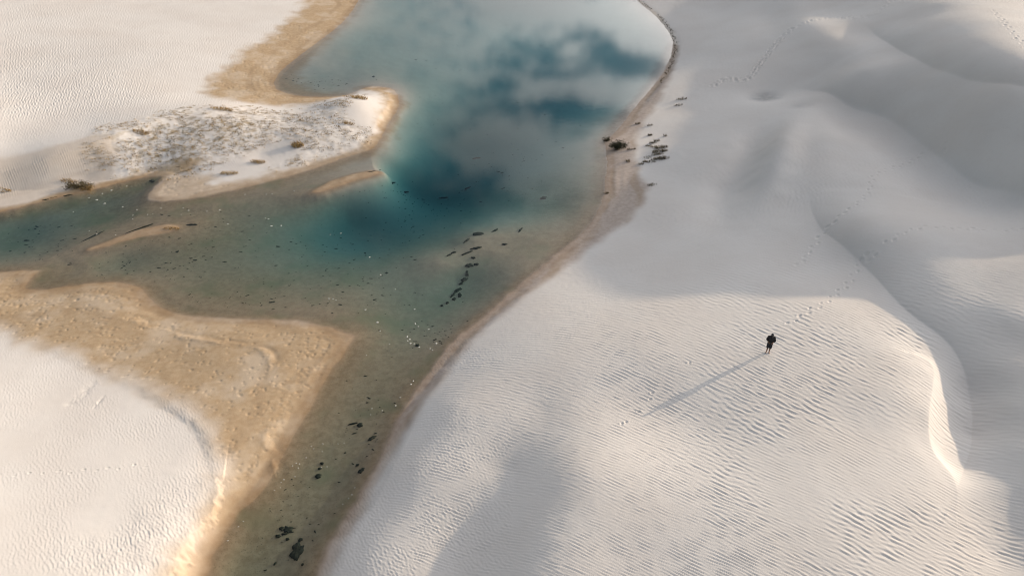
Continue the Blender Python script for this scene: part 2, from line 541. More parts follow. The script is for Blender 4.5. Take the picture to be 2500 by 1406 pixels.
# slip faces: each line is the foot, the face rises on its upper right side
FEET = [
    ([(1960, 212, 4.0), (2020, 238, 4.1), (2074, 265, 4.2), (2138, 277, 4.4), (2218, 331, 4.7), (2265, 368, 4.9), (2357, 434, 5.2), (2400, 460, 5.3), (2500, 498, 5.9), (2620, 530, 6.5)], 1.5, 4.0, 0.14),
    ([(2110, 60, 8.8), (2165, 105, 9), (2214, 145, 9.2), (2260, 180, 9.4), (2330, 222, 9.6), (2420, 262, 9.8), (2510, 290, 10), (2640, 340, 10)], 1.3, 5.0, 0.2),
    ([(1975, 480, 3.7), (1980, 510, 3.7), (1990, 535, 3.7), (2010, 567, 3.7), (2058, 607, 3.8), (2098, 639, 3.8), (2138, 675, 3.9), (2178, 723, 4.0), (2225, 770, 4.1), (2280, 805, 4.2), (2318, 838, 4.1), (2345, 880, 3.9), (2366, 935, 3.7), (2378, 1000, 3.6), (2376, 1070, 3.6), (2362, 1125, 3.8), (2340, 1180, 4.1), (2310, 1250, 4.5)], 0.75, 3.6, 0.14),
]
for pts, A, w, tap in FEET:
    P = smooth_poly(poly_at(pts), False, 2)
    m, d, par, side = seg_v(P, w * 6.5)
    # travel runs towards the lower right, so the upper right lies on its left
    s = d * side
    if pts[0][1] > pts[-1][1]:
        s = -s
    f = np.where(s > 0, (s / w) * np.exp(1 - s / w), 0) * A * HSCALE
    Z[m] += f * taper_v(P, tap, tap, m) * ends_v(P, m, par) * sstep(w * 6.5 - d, 0, w * 3)

STREAK = smooth_poly(poly_at([(1765, 590, 2.0), (1785, 545, 2.0), (1805, 500, 2.2), (1835, 440, 2.4), (1865, 375, 2.7), (1890, 310, 3.0), (1905, 270, 3.1)]), False, 2)
m, d, par, side = seg_v(STREAK, 9.0)
s = -d * side + 0.4 * fbm(X[m], Y[m], 0.3, 2, 56)
Z[m] += 0.75 * (s / 1.9) * np.exp(0.5 - (s / 1.9) ** 2 / 2) * taper_v(STREAK, .4, .4, m) * ends_v(STREAK, m, par, 2.0)

for pts, A, w in [([(1890, -20, 6.0), (1905, 15, 6.2), (1935, 68, 6.2), (1985, 98, 7.0), (2035, 130, 7.1), (2075, 175, 6.6), (2090, 205, 6.0)], 0.22, 2.8)]:
    P = smooth_poly(poly_at(pts), False, 2)
    m, d, par, side = seg_v(P, 12.0)
    s = d * side
    Z[m] += A * (s / w) * np.exp(0.5 - (s / w) ** 2 / 2) * taper_v(P, .25, .25, m) * ends_v(P, m, par, 2.0)
for pts, A, w in [([(1990, 238, 4.2), (1955, 290, 3.9), (1925, 360, 3.6), (1900, 440, 3.4), (1885, 520, 3.1)], 0.55, 2.0),
                  ([(1990, 240, 4.2), (2005, 300, 4.2), (2010, 380, 4.1), (2000, 460, 3.9), (1985, 520, 3.7)], 0.50, 2.0),
                  ([(2060, 275, 4.3), (2090, 340, 4.5), (2130, 420, 4.8), (2150, 500, 4.9)], 0.35, 3.0)]:
    P = smooth_poly(poly_at(pts), False, 2)
    m, d, par, side = seg_v(P, 9.0)
    Z[m] += A * np.exp(-(d / w) ** 2) * taper_v(P, .3, .5, m)

# sharp lip where the near dune breaks off into the trough
LIP = smooth_poly(poly_at([(2235, 862, 4.6), (2268, 872, 4.6), (2284, 890, 4.6), (2282, 935, 4.7), (2270, 990, 4.8), (2268, 1050, 4.8), (2278, 1100, 4.7), (2300, 1132, 4.5), (2322, 1160, 4.3), (2335, 1200, 4.4), (2335, 1250, 4.5)]), False, 2)
m, d, par, side = seg_v(LIP, 9.0)
s = d * side
Z[m] += (np.where(s > 0, -0.50 * (s / 1.9) * np.exp(1 - s / 1.9), 0) + 0.05 * np.exp(-(s / 0.5) ** 2)) * taper_v(LIP, .25, .5, m) * ends_v(LIP, m, par) * sstep(9 - d, 0, 4)

# crest above the grassy spit: the near side falls away sharply
CREST = poly_at([(-200, 425, 3.4), (0, 400, 3.1), (120, 378, 3.0), (250, 346, 2.8), (330, 322, 2.5), (400, 300, 2.3), (470, 278, 2.0), (540, 261, 1.7)])
P = smooth_poly(CREST, False, 2)
m, d, par, side = seg_v(P, 20.0)
s = -d * side
Z[m] -= np.where(s > 0, (s / 3.0) * np.exp(1 - s / 3.0), 0) * 0.55 * sstep(20 - d, 0, 10) * taper_v(P, .05, .35, m)

# beach profile at the waterline
land = d_l > 0
bw = 1.5
Zb = np.where(land, 0.085 * d_l, 0.16 * d_l)
Zl = np.where(land, np.maximum(Z, 0.02 + 0.03 * np.minimum(d_l, 4)), np.minimum(Z, -0.05 - 0.05 * np.minimum(-d_l, 4)))
k = sstep(np.abs(d_l), 0, bw)
Z = Zb * (1 - k) + Zl * k

# ------------------------------------------------------------------ surface masks


def mask_poly(pts, soft=1.0, noise=0.5, z=0.0, seed=1):
    P = smooth_poly(poly_at(pts, z), True, 2)
    dd = sdf_v(P, 0.6)
    near = np.abs(dd) < soft + noise
    dd[near] += noise * fbm(X[near], Y[near], 0.55, 4, seed)
    return 1 - sstep(dd, -soft, soft)


TAN_BL = [(-420, 640), (0, 640), (130, 640), (200, 670), (300, 660), (360, 690), (400, 735), (480, 760), (700, 765), (860, 795), (905, 830), (880, 890), (840, 950), (745, 1120), (690, 1240),
          (590, 1380), (540, 1480), (400, 1480), (440, 1400), (480, 1320), (520, 1240), (545, 1190), (532, 1130), (508, 1070), (470, 1025), (400, 980), (300, 935), (200, 888), (100, 848), (0, 812), (-420, 720)]
TAN_TL = [(930, -90), (780, -60), (765, 0), (677, 88), (597, 139), (530, 191), (497, 233), (520, 249), (597, 257), (700, 266), (780, 258), (850, 232), (880, 225), (700, 205), (760, 130), (880, 20), (960, -90)]
TAN_TIP = [(880, 205), (940, 205), (985, 235), (980, 270), (950, 330), (925, 372), (880, 385), (880, 365), (905, 340), (925, 300), (945, 265), (940, 240), (915, 222), (880, 222)]
TAN_SPIT = [(925, 372), (780, 420), (600, 470), (400, 505), (340, 490), (370, 455), (410, 425), (470, 425), (520, 430), (520, 452), (600, 440), (720, 412), (840, 372), (905, 350)]
TAN_LEFTBANK = [(-300, 570), (0, 530), (200, 485), (390, 445), (430, 425), (520, 395), (470, 392), (330, 425), (230, 445), (140, 470), (0, 505), (-300, 540)]
BR_RIGHT = [(1640, 95), (1660, 120), (1640, 190), (1600, 260), (1560, 320), (1545, 370), (1560, 420), (1585, 470), (1560, 520), (1480, 575), (1400, 640), (1320, 700), (1230, 770), (1150, 840),
            (1110, 895), (1060, 950), (1020, 1000), (960, 1090), (880, 1240), (800, 1370), (760, 1480), (700, 1480), (780, 1300), (900, 1100), (1000, 920), (1150, 760), (1380, 580), (1450, 480), (1440, 340), (1560, 220), (1620, 120)]
tan = np.maximum.reduce([mask_poly(TAN_BL, 1.5, 1.0, 0.3, 1), mask_poly(TAN_TL, 1.6, 1.6, 0.3, 2), mask_poly(TAN_TIP, 1.0, 1.4, 0.2, 3),
                         mask_poly(TAN_SPIT, 1.0, 1.2, 0.1, 4) * 0.75, mask_poly(TAN_LEFTBANK, 0.8, 0.8, 0.2, 5)])
tan = np.maximum(tan, np.max([1 - sstep(sdf_v(P, 3.0), 0.0, 0.7) for P in ISL], 0) * 0.9)
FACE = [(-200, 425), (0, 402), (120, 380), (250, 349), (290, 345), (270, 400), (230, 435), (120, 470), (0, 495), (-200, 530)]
tan = np.maximum(tan, 0.38 * mask_poly(FACE, 0.6, 0.5, 1.6, 13))  # tan tint paints in the shade of the face below the crest
brown = mask_poly(BR_RIGHT, 0.7, 0.5, 0.2, 6)
wet = sstep(1.3 + 0.5 * fbm_m(np.abs(d_l) < 3, 0.8, 3, 8) - d_l, 0, 1.4)         # damp rim, and everything below the water
VEG = [(250, 350), (400, 308), (540, 264), (700, 274), (760, 275), (845, 235), (890, 225), (905, 240), (880, 290), (900, 330), (880, 355), (760, 385), (650, 400), (600, 375), (480, 405), (360, 425), (250, 420), (235, 380)]
veg = mask_poly(VEG, 1.6, 2.2, 0.8, 7)
DARKVEG = [(330, 355), (480, 310), (620, 290), (660, 310), (600, 335), (480, 365), (370, 390)]
darkveg = mask_poly(DARKVEG, 3.0, 3.0, 1.2, 9)
BARE = [(520, 410), (620, 365), (700, 345), (760, 350), (720, 385), (640, 405), (560, 430)]
veg = veg * (1 - mask_poly(BARE, 1.0, 1.2, 0.5, 10))
BARE2 = [(850, 262), (890, 250), (925, 250), (915, 290), (880, 315), (850, 300)]
veg = veg * (1 - mask_poly(BARE2, 0.6, 0.8, 0.9, 12))
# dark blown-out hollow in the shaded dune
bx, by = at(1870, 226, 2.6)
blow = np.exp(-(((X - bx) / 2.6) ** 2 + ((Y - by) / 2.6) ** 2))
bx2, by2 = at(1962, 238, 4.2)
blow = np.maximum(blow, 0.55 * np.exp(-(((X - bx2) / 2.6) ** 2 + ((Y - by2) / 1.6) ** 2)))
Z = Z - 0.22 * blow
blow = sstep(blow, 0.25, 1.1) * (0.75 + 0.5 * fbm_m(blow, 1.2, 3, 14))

# hummocks under the grass
hum = fbm_m(veg, 0.5, 4, 21)
hum2 = fbm_m(veg, 1.6, 3, 22)
Z = Z + veg * (0.10 * hum + 0.030 * hum2)
# trampled damp sand
TRAMPLE = np.clip(idw_field([(100, 760, .9), (300, 700, 1), (300, 830, .8), (500, 850, .35), (600, 900, .5), (780, 850, 1.5), (770, 900, 1.3), (700, 860, .4), (400, 900, .7), (600, 1000, .6), (620, 1150, .9), (480, 1000, .5),
                             (450, 760, .2), (560, 800, .5), (520, 1300, .8), (450, 1050, .8), (600, 200, .7), (700, 250, .7), (560, 230, .8), (650, 110, .5), (800, 30, .2), (470, 1150, .9), (400, 1300, .5), (1500, 450, .1),
                             (300, 980, .5), (200, 1200, .05), (100, 900, .1)]), 0, 2)
trm = bilinear(TRAMPLE, X, Y) * np.maximum(np.maximum(tan, brown * 0.5), 0.25 * sstep(8 - d_l, 0, 4) * (X < 0)) * sstep(d_l, 0.3, 1.5)
Z = Z + tan * sstep(d_l, 0.2, 1.0) * (0.004 * fbm_m(tan, 4.0, 2, 33) + 0.03 * fbm_m(tan, 0.5, 2, 34))

# strand lines on the spit and the right beach
strand = np.sin(d_l * 7.0 + 1.2 * fbm_m(np.maximum(tan, brown), 0.3, 2, 41)) * sstep(d_l, 0.15, 0.6) * sstep(4.0 - d_l, 0, 2.0)
Z = Z + strand * 0.009 * np.maximum(tan, brown) * sstep(fbm_m(np.maximum(tan, brown), 0.25, 2, 43), -0.3, 0.4)

# small eroded scarp where the white dune meets the damp flat, bottom left
SC = smooth_poly(poly_at([(545, 1170, .8), (538, 1215, .85), (505, 1270, .9), (470, 1330, 1.0), (440, 1385, 1.0), (415, 1450, 1.0), (380, 1560, 1.1)]), False, 2)
m, d, par, side = seg_v(SC, 14.0)
s = -d * side + 0.55 * fbm(X[m], Y[m], 1.3, 4, 51)
# right of travel (downwards) is the dune: raise it
Z[m] += 0.48 * sstep(s, -0.22, 0.22) * np.exp(-np.maximum(s, 0) / 3.0) * taper_v(SC, .25, 0, m) * sstep(14 - d, 0, 8)
LEDGE = smooth_poly(poly_at([(325, 780, .35), (380, 800, .38), (420, 818, .4), (470, 825, .42), (520, 838, .45), (600, 845, .45), (650, 855, .42), (665, 900, .42), (672, 960, .42), (690, 1000, .4), (672, 1040, .42), (640, 1060, .42), (660, 1110, .4), (668, 1140, .3)]), False, 2)
m, d, par, side = seg_v(LEDGE, 2.0)
s = d * side + 0.10 * fbm(X[m], Y[m], 2.2, 3, 52)
ledge = np.exp(-(s / 0.35) ** 2)
lm = sstep(fbm(X[m], Y[m], 0.9, 3, 54), -0.35, 0.4)
Z[m] += (0.055 * ledge - 0.04 * np.exp(-((s - 0.5) / 0.3) ** 2)) * lm
# dark edge between the white dune and the flat
SC2 = smooth_poly(poly_at([(60, 835, .7), (150, 868, .72), (260, 915, .8), (340, 950, .82), (400, 985, .85), (470, 1035, .9), (505, 1080, .9), (520, 1130, .9), (532, 1185, .9), (528, 1230, .9)]), False, 2)
m, d, par, side = seg_v(SC2, 10.0)
s = -d * side + 0.25 * fbm(X[m], Y[m], 1.2, 3, 53)
# this edge faces away from the sun: low berm on the flat side
berm = 0.13 * sstep(10 - d, 0, 5) * sstep(-s, -0.5, 0.5) * np.exp(-np.maximum(-s, 0) / 2.2) * (0.25 + 0.75 * sstep(par, .35, .8)) * taper_v(SC2, .05, .15, m) * ends_v(SC2, m, par)
Z[m] += berm


# ------------------------------------------------------------------ wind ripples
def ripple_phase(ctrl, deg):
    """fit a smooth phase whose crests follow (photo x, photo y, height, crest angle, spacing)"""
    rows = []; rhs = []
    pts = []
    for (px, py, z, ang, sp) in ctrl:
        c, s_ = math.cos(R(ang)), math.sin(R(ang))
        x0, y0 = at(px, py, z)
        xt, yt = at(px + 20 * c, py + 20 * s_, z)
        xn, yn = at(px - sp * s_, py + sp * c, z)
        T = np.array([xt - x0, yt - y0]); N = np.array([xn - x0, yn - y0])
        kk = np.linalg.solve(np.array([T, N]), np.array([0, 2 * math.pi]))
        pts.append((x0, y0)); rhs.append(kk)
    pts = np.array(pts); rhs = np.array(rhs)
    c0 = pts.mean(0); sc = pts.std()
    U = (pts - c0) / sc
    ex_ = [(i, j) for i in range(deg + 1) for j in range(deg + 1) if 0 < i + j <= deg]
    A = []
    for u, v in U:
        A.append([(i * u ** max(i - 1, 0) * v ** j) / sc if i else 0 for i, j in ex_])
        A.append([(j * u ** i * v ** max(j - 1, 0)) / sc if j else 0 for i, j in ex_])
    A = np.array(A); b = rhs.reshape(-1)
    wgt = np.repeat(1 / np.linalg.norm(rhs, axis=1), 2)
    sol = np.linalg.lstsq(A * wgt[:, None], b * wgt, rcond=None)[0]

    def ph(X, Y):
        u = (X - c0[0]) / sc; v = (Y - c0[1]) / sc
        r = 0; gx_ = 0; gy_ = 0
        for (i, j), q in zip(ex_, sol):
            r = r + q * u ** i * v ** j
            if i:
                gx_ = gx_ + q * i * u ** (i - 1) * v ** j / sc
            if j:
                gy_ = gy_ + q * j * u ** i * v ** (j - 1) / sc
        return r, gx_, gy_
    return ph, rhs


def ripples(X, Y, ctrl, deg, spread=0.13, cross=0.14, n=30, seed=1, kmin=2.0, kmax=26.0):
    ph, rhs = ripple_phase(ctrl, deg)
    f, gx_, gy_ = ph(X, Y)
    kk = np.sqrt(gx_ ** 2 + gy_ ** 2)
    km = rhs.mean(0); km = km / np.linalg.norm(km)
    tx, ty = -km[1], km[0]
    K = np.linalg.norm(rhs, axis=1).mean()
    psi = (X * tx + Y * ty) * K
    r_ = np.random.default_rng(seed)
    f = f + 1.6 * fbm(X, Y, 0.35, 3, seed + 60)
    zr = np.zeros(X.shape, np.float32); zi = np.zeros(X.shape, np.float32)
    for j in range(n):
        de = r_.normal(0, spread); ep = r_.normal(0, cross); p0 = r_.uniform(0, 6.283)
        a = (f * (1 + de) + psi * ep + p0).astype(np.float32)
        zr += np.cos(a); zi += np.sin(a)
    mag = np.sqrt(zr * zr + zi * zi) / math.sqrt(n)
    th = np.arctan2(zi, zr)
    prof = np.sin(th) - 0.38 * np.sin(2 * th) + 0.16 * np.sin(3 * th)
    lam = 2 * math.pi / np.clip(kk, kmin, kmax)
    return prof * np.minimum(mag, 1.5) * lam, lam


MAIN = [(1050, 1050, 1.5, 15, 10), (1200, 1150, 2.2, 14, 10.5), (1100, 1350, 1.8, 14, 11), (1400, 1250, 4, 22, 9), (1350, 950, 2.6, 22, 9), (1550, 850, 3.2, 24, 9),
        (1400, 780, 1.8, 22, 8.5), (1700, 980, 4, 33, 9.5), (1950, 1040, 4.7, 34, 12), (1850, 900, 4, 27, 12), (2100, 950, 4.7, 26, 13), (2250, 1000, 4.8, 28, 12),
        (2100, 1120, 5, 32, 11), (1800, 1250, 5, 32, 12), (1600, 1150, 4.4, 30, 10), (1550, 1350, 4.7, 25, 11), (1900, 1350, 5, 28, 13), (2200, 1200, 5, 20, 12),
        (2300, 1350, 4.6, 16, 11), (2400, 1300, 4.5, 14, 11), (1300, 1400, 3.8, 16, 10), (2300, 750, 6, 25, 9), (2450, 800, 6.4, 25, 9), (1800, 720, 3.2, 22, 9), (900, 1350, 1.2, 12, 10)]
AMP = [(1050, 1050, .8), (1200, 1150, .95), (1100, 1350, 1), (1400, 1250, .55), (1350, 950, .7), (1550, 850, .75), (1400, 780, .6), (1700, 980, .8), (1950, 1040, 1.1),
       (1850, 900, 1.0), (2100, 950, 1.2), (2250, 1000, 1.1), (2100, 1130, .9), (1800, 1250, 1.1), (1600, 1150, .8), (1550, 1350, 1), (1900, 1350, 1.2), (2200, 1200, 1.2), (2250, 1300, .9),
       (2400, 1250, .25), (2360, 1250, .15), (2450, 1350, 1), (2300, 750, .55), (2450, 800, .55), (1800, 720, .7), (1600, 640, .35), (1800, 620, .4), (1650, 500, .15), (1800, 400, .05),
       (2000, 300, .05), (2300, 150, .2), (2400, 100, .5), (2200, 400, .15), (2350, 550, .35), (2250, 640, .3), (2380, 950, .15), (2450, 1050, .15), (880, 1350, .45), (960, 1080, .5), (1280, 760, .2), (2320, 950, .5), (1900, 780, .9), (1700, 790, .25), (1740, 840, .2)]
amp = np.clip(bilinear(idw_field(AMP), X, Y), 0, 1.4)
BIGA = [(1000, 1100, .1), (1250, 1150, .15), (1600, 1100, .1), (1950, 1040, .5), (1930, 1150, 1.0), (1870, 1230, 1.0), (2100, 920, .9), (2200, 980, .8), (2250, 1180, 1.0), (2180, 1260, 1.0), (2100, 1120, .1), (1850, 1000, .25),
        (2050, 1330, 1), (2440, 1280, 1.1), (2380, 1380, .8), (1700, 1350, .4), (1500, 900, 0), (1300, 1300, .1), (2300, 1300, .3), (2350, 1200, .05), (1900, 860, .5), (2000, 800, .3), (2300, 750, 0), (1600, 600, 0), (2300, 300, 0), (2420, 1000, 0), (2400, 1180, .1), (1080, 1330, .2)]
bga = np.clip(bilinear(idw_field(BIGA), X, Y), 0, 1.2)
right_land = (X > -12) & land & ((X > 0) | (Y < 60))
mr = right_land * sstep(d_l, 0.4, 2.5) * (1 - 0.9 * brown) * (1 - veg) * inb
m = mr * amp > 0.02
x_, y_ = X[m], Y[m]
rp, lam = ripples(x_, y_, [(a, b, c, d_, e * 0.63) for a, b, c, d_, e in MAIN], 3, 0.11, 0.10, 26, 5)
patch = 0.65 + 0.5 * fbm(x_, y_, 0.22, 3, 71)
Z[m] += mr[m] * rp * amp[m] * 0.076 * patch * (1 - 0.55 * np.clip(bga[m], 0, 1))
m = mr * bga > 0.03
x_, y_ = X[m], Y[m]
big = [(a, b, c, d_, e * 1.02) for a, b, c, d_, e in MAIN]
rp2, lam2 = ripples(x_, y_, big, 3, 0.18, 0.20, 24, 9, 1.2, 16)
Z[m] += mr[m] * rp2 * bga[m] * 0.042 * sstep(fbm(x_, y_, 0.3, 2, 72), -0.5, 0.25)

UL = [(50, 220, 4, 50, 11), (250, 250, 2.9, 44, 10), (330, 280, 2.5, 40, 10), (400, 200, 2.4, 48, 10), (150, 100, 4.5, 52, 10), (500, 80, 2.3, 45, 9), (100, 330, 3.1, 42, 11)]
ULA = [(50, 220, .9), (150, 300, 1.1), (250, 260, 1.1), (330, 270, 1.1), (400, 200, .7), (150, 100, .7), (450, 80, .35), (600, 30, .2), (100, 370, .3), (300, 320, .5), (470, 220, .25), (20, 40, .5), (200, 20, .3), (120, 415, .0)]
ua = np.clip(bilinear(idw_field(ULA), X, Y), 0, 1.4)
ul_m = (X < 0) & land & (Y > 52)
Pc = smooth_poly(CREST, False, 2)
cd, _, cs = seg_dist(CGX.astype(np.float32), CGY.astype(np.float32), Pc)
sg = bilinear(cd * cs, X, Y).astype(np.float32)
m = np.abs(sg) < 3.0
d, _, side = seg_dist(X[m], Y[m], Pc)
sg[m] = d * side
behind = sstep(sg, -0.2, 1.5)
mu = ul_m * behind * (1 - tan) * (1 - veg) * inb * ua * sstep(d_l, 2, 6)
m = mu > 0.02
up, laml = ripples(X[m], Y[m], [(a, b, c, d_, e * 0.56) for a, b, c, d_, e in UL], 2, 0.20, 0.30, 26, 15, 1.0, 12)
Z[m] += mu[m] * up * 0.046
# finer vertical ripples on the shaded face below the crest
LF = [(60, 420, 2, 78, 6.5), (150, 410, 2, 72, 6.5), (220, 395, 2, 66, 6.5), (100, 450, 1, 70, 6.5)]
fm = (1 - behind) * ul_m * (1 - veg) * sstep(d_l, 2.0, 6.0) * (X < -22) * inb
m = fm > 0.02
lf, _ = ripples(X[m], Y[m], [(a, b, c, d_, e * 0.95) for a, b, c, d_, e in LF], 1, 0.05, 0.06, 14, 25, 1.0, 20)
Z[m] += fm[m] * lf * 0.034
BL = [(100, 1200, 2.2, 62, 13), (300, 1350, 1.9, 70, 14), (100, 950, 1.3, 40, 12), (400, 1200, 1.3, 68, 13), (50, 1380, 3, 55, 13)]
BLA = [(100, 1200, .35), (60, 1000, .35), (300, 1350, .9), (200, 1300, .4), (420, 1300, .8), (350, 1150, .3), (250, 980, .5), (400, 1050, .6), (100, 1380, .35), (180, 960, .4)]
ba = np.clip(bilinear(idw_field(BLA), X, Y), 0, 1)
bl_m = (X < 0) & land & (Y < 52)
mb = bl_m * (1 - tan) * inb * ba
m = mb > 0.02
bp, _ = ripples(X[m], Y[m], [(a, b, c, d_, e * 0.75) for a, b, c, d_, e in BL], 1, 0.22, 0.32, 26, 35, 2, 22)
Z[m] += mb[m] * bp * 0.036 * sstep(fbm(X[m], Y[m], 0.4, 2, 73), -0.6, 0.3)

# grain-scale unevenness everywhere on dry sand
Z = Z + land * 0.006 * fbm(X, Y, 1.7, 3, 81) * inb
# bed: soft ripples
Z = Z + (~land) * (0.03 * fbm_m(~land, 0.8, 3, 91)) * sstep(-d_l, 0.5, 2)


# ------------------------------------------------------------------ footprints
def stamp(x, y, rx, ry, depth, rot=0.0, rim=0.35):
    j0, j1 = np.searchsorted(ys, [y - 1.2, y + 1.2])
    for j in range(j0, j1):
        w = wid[j]
        i0, i1 = np.searchsorted(ts, [(x - 1.2) / w, (x + 1.2) / w])
        if i1 <= i0:
            continue
        dx = X[j, i0:i1] - x; dy = Y[j, i0:i1] - y
        c, s = math.cos(rot), math.sin(rot)
        u = (dx * c + dy * s) / rx; v = (-dx * s + dy * c) / ry
        q = u * u + v * v
        Z[j, i0:i1] += -depth * np.exp(-q) + rim * depth * np.exp(-((np.sqrt(q) - 1.6) / 0.5) ** 2)


def trail(pts, step=0.75, gap=0.16, size=0.17, depth=0.07, seed=0, keep=1.0):
    r_ = random.Random(seed)
    P = smooth_poly(poly_at(pts), False, 2)
    seg = np.diff(P, axis=0); L = np.hypot(seg[:, 0], seg[:, 1]); cum = np.concatenate([[0], np.cumsum(L)])
    s = 0; k = 0
    while s < cum[-1]:
        i = min(np.searchsorted(cum, s, 'right') - 1, len(seg) - 1)
        t = (s - cum[i]) / L[i]
        p = P[i] + seg[i] * t; n = np.array([-seg[i][1], seg[i][0]]) / L[i]
        k += 1
        if r_.random() < keep:
            q = p + n * gap * (1 if k % 2 else -1) + np.array([r_.uniform(-.08, .08), r_.uniform(-.08, .08)])
            a = math.atan2(seg[i][1], seg[i][0])
            stamp(q[0], q[1], size * r_.uniform(.8, 1.25), size * r_.uniform(.5, .8), depth * r_.uniform(.35, .85), a)
        s += step * r_.uniform(.85, 1.15)


tp = np.argwhere((trm > 0.12) & (tan > 0.6) & (Y < 130) & (X < 0))
pr = trm[tp[:, 0], tp[:, 1]] ** 1.5 * np.maximum(Y[tp[:, 0], tp[:, 1]], 20) ** 1.2
pr = pr / pr.sum()
for q in rng.choice(len(tp), 1000, False, pr):
    j, i = tp[q]
    k_ = rng.uniform(.05, .10) * (1 + Y[j, i] / 140.0)
    stamp(float(X[j, i]), float(Y[j, i]), k_ * rng.uniform(1, 1.8), k_, rng.uniform(.012, .030) * (1 + Y[j, i] / 150.0), rng.normal(0.3, .5), .05)
trail([(1740, 205, 2.2), (1775, 190, 2.3), (1805, 198, 2.6), (1835, 190, 2.9), (1855, 160, 3.4), (1885, 120, 4.6), (1912, 88, 5.6), (1935, 68, 6.2)], .42, .28, .30, .20, 1)
trail([(1935, 68, 6.3), (1980, 52, 7), (2030, 48, 7.4), (2090, 54, 8), (2140, 50, 8.6), (2160, 30, 9), (2175, 10, 9.3)], .9, .2, .26, .12, 2)
trail([(2265, 368, 5.0), (2230, 380, 5), (2170, 405, 4.9), (2125, 440, 4.8), (2122, 475, 4.8), (2090, 510, 4.7), (2040, 540, 4.2), (2005, 570, 3.7), (1985, 600, 3.6), (1950, 640, 3.5)], .8, .16, .19, .09, 3)
trail([(2265, 368, 5.0), (2297, 347, 6.5), (2330, 335, 8)], .7, .16, .2, .1, 4)
trail([(2500, 543, 7), (2440, 545, 6.8), (2380, 542, 6.6), (2320, 548, 6.4), (2270, 553, 6), (2220, 565, 5.8), (2160, 600, 5.2), (2120, 625, 4.5), (2098, 641, 3.9), (2080, 675, 3.9), (2060, 700, 3.9), (2020, 735, 3.9), (1960, 770, 3.9), (1900, 810, 3.9)], .72, .16, .17, .08, 5, .85)
trail([(2130, 620, 4.6), (2100, 640, 3.9)], .3, .25, .2, .12, 6)
trail([(2400, 80, 10.8), (2430, 130, 10.8), (2460, 180, 10.6), (2490, 220, 10.5)], 1.0, .2, .25, .12, 7)
trail([(0, 1163, 2.4), (100, 1158, 2.1), (180, 1152, 2.0), (280, 1143, 1.7), (380, 1132, 1.4)], .75, .12, .10, .05, 8)
trail([(265, 1370, 2.3), (310, 1330, 2.1), (350, 1280, 1.9), (380, 1240, 1.6), (430, 1200, 1.3)], .6, .10, .08, .03, 9, .8)
for (px, py) in [(1595, 943), (1590, 958), (1562, 988), (1530, 1016), (1685, 876), (1520, 1020)]:
    x, y = at(px, py, 3.3)
    stamp(float(x), float(y), .11, .08, .05, 0.5)
trail([(430, 432, .3), (350, 440, .2), (280, 452, .15)], .9, .1, .16, .09, 10)
# scrapes in the white dune, bottom left
for (p0, p1, w_) in [((160, 1000, 1.3), (225, 935, 1.1), .35), ((225, 1000, 1.3), (250, 965, 1.2), .12)]:
    P = poly_at([p0, p1])
    m, d, par, side = seg_v(P, 1.5)
    Z[m] -= 0.05 * np.exp(-(d / w_) ** 2) * (0.5 + 0.8 * fbm(X[m], Y[m], 3.0, 3, 61)) * sstep(par, 0, .2)

# ------------------------------------------------------------------ ground mesh
Zf = Z.astype(np.float32)
nv = NRW * NCL
co = np.empty((nv, 3), np.float32)
co[:, 0] = X.reshape(-1); co[:, 1] = Y.reshape(-1); co[:, 2] = Zf.reshape(-1)
ii = np.arange(nv, dtype=np.int32).reshape(NRW, NCL)
quads = np.stack([ii[:-1, :-1], ii[:-1, 1:], ii[1:, 1:], ii[1:, :-1]], -1).reshape(-1)
nq = len(quads) // 4
gm = bpy.data.meshes.new('ground')
gm.vertices.add(nv); gm.vertices.foreach_set('co', co.reshape(-1))
gm.loops.add(len(quads)); gm.loops.foreach_set('vertex_index', quads)
gm.polygons.add(nq)
gm.polygons.foreach_set('loop_start', np.arange(0, nq * 4, 4, dtype=np.int32))
gm.polygons.foreach_set('use_smooth', np.ones(nq, bool))
gm.update(calc_edges=True)

BEDO = [(1200, 100, .05), (1000, 100, .1), (1400, 200, .05), (1200, 350, .1), (1000, 480, .15), (850, 540, .25), (1200, 500, .45), (700, 600, .75), (500, 560, 1), (300, 520, 1), (100, 540, .8), (200, 640, .9),
        (600, 700, 1), (800, 680, .9), (1000, 650, .7), (1150, 600, .8), (1050, 780, .8), (900, 800, 1), (950, 950, 1), (800, 1150, 1), (700, 1300, 1), (1400, 480, .8), (1350, 600, .9), (800, 150, .3), (750, 200, .4), (980, 300, .3), (700, 480, .9)]
bedo = np.clip(bilinear(idw_field(BEDO), X, Y), 0, 1) * sstep(-d_l, -0.25, 0.35)
c1 = np.zeros((nv, 4), np.float32)
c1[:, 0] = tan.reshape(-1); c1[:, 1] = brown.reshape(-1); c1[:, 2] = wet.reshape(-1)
tb = np.maximum(tan, brown)
bands = sstep(np.sin(d_l * 2.1 + 3.0 * fbm_m(tb, 0.16, 3, 44)), 0.1, 0.95) * sstep(7.0 - d_l, 0, 4.0) * sstep(d_l, 0.2, 0.8) * tb * (0.4 + 0.8 * sstep(fbm_m(tb, 0.3, 3, 45), -0.4, 0.4))
c1[:, 3] = np.clip(bands, 0, 1).reshape(-1)
c2 = np.zeros((nv, 4), np.float32)
c2[:, 0] = np.maximum(veg * 0.5 + 0.8 * veg * darkveg, 0).reshape(-1)
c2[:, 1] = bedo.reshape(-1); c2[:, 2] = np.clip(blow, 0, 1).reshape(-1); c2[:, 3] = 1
a1 = gm.attributes.new('cover', 'FLOAT_COLOR', 'POINT'); a1.data.foreach_set('color', c1.reshape(-1))
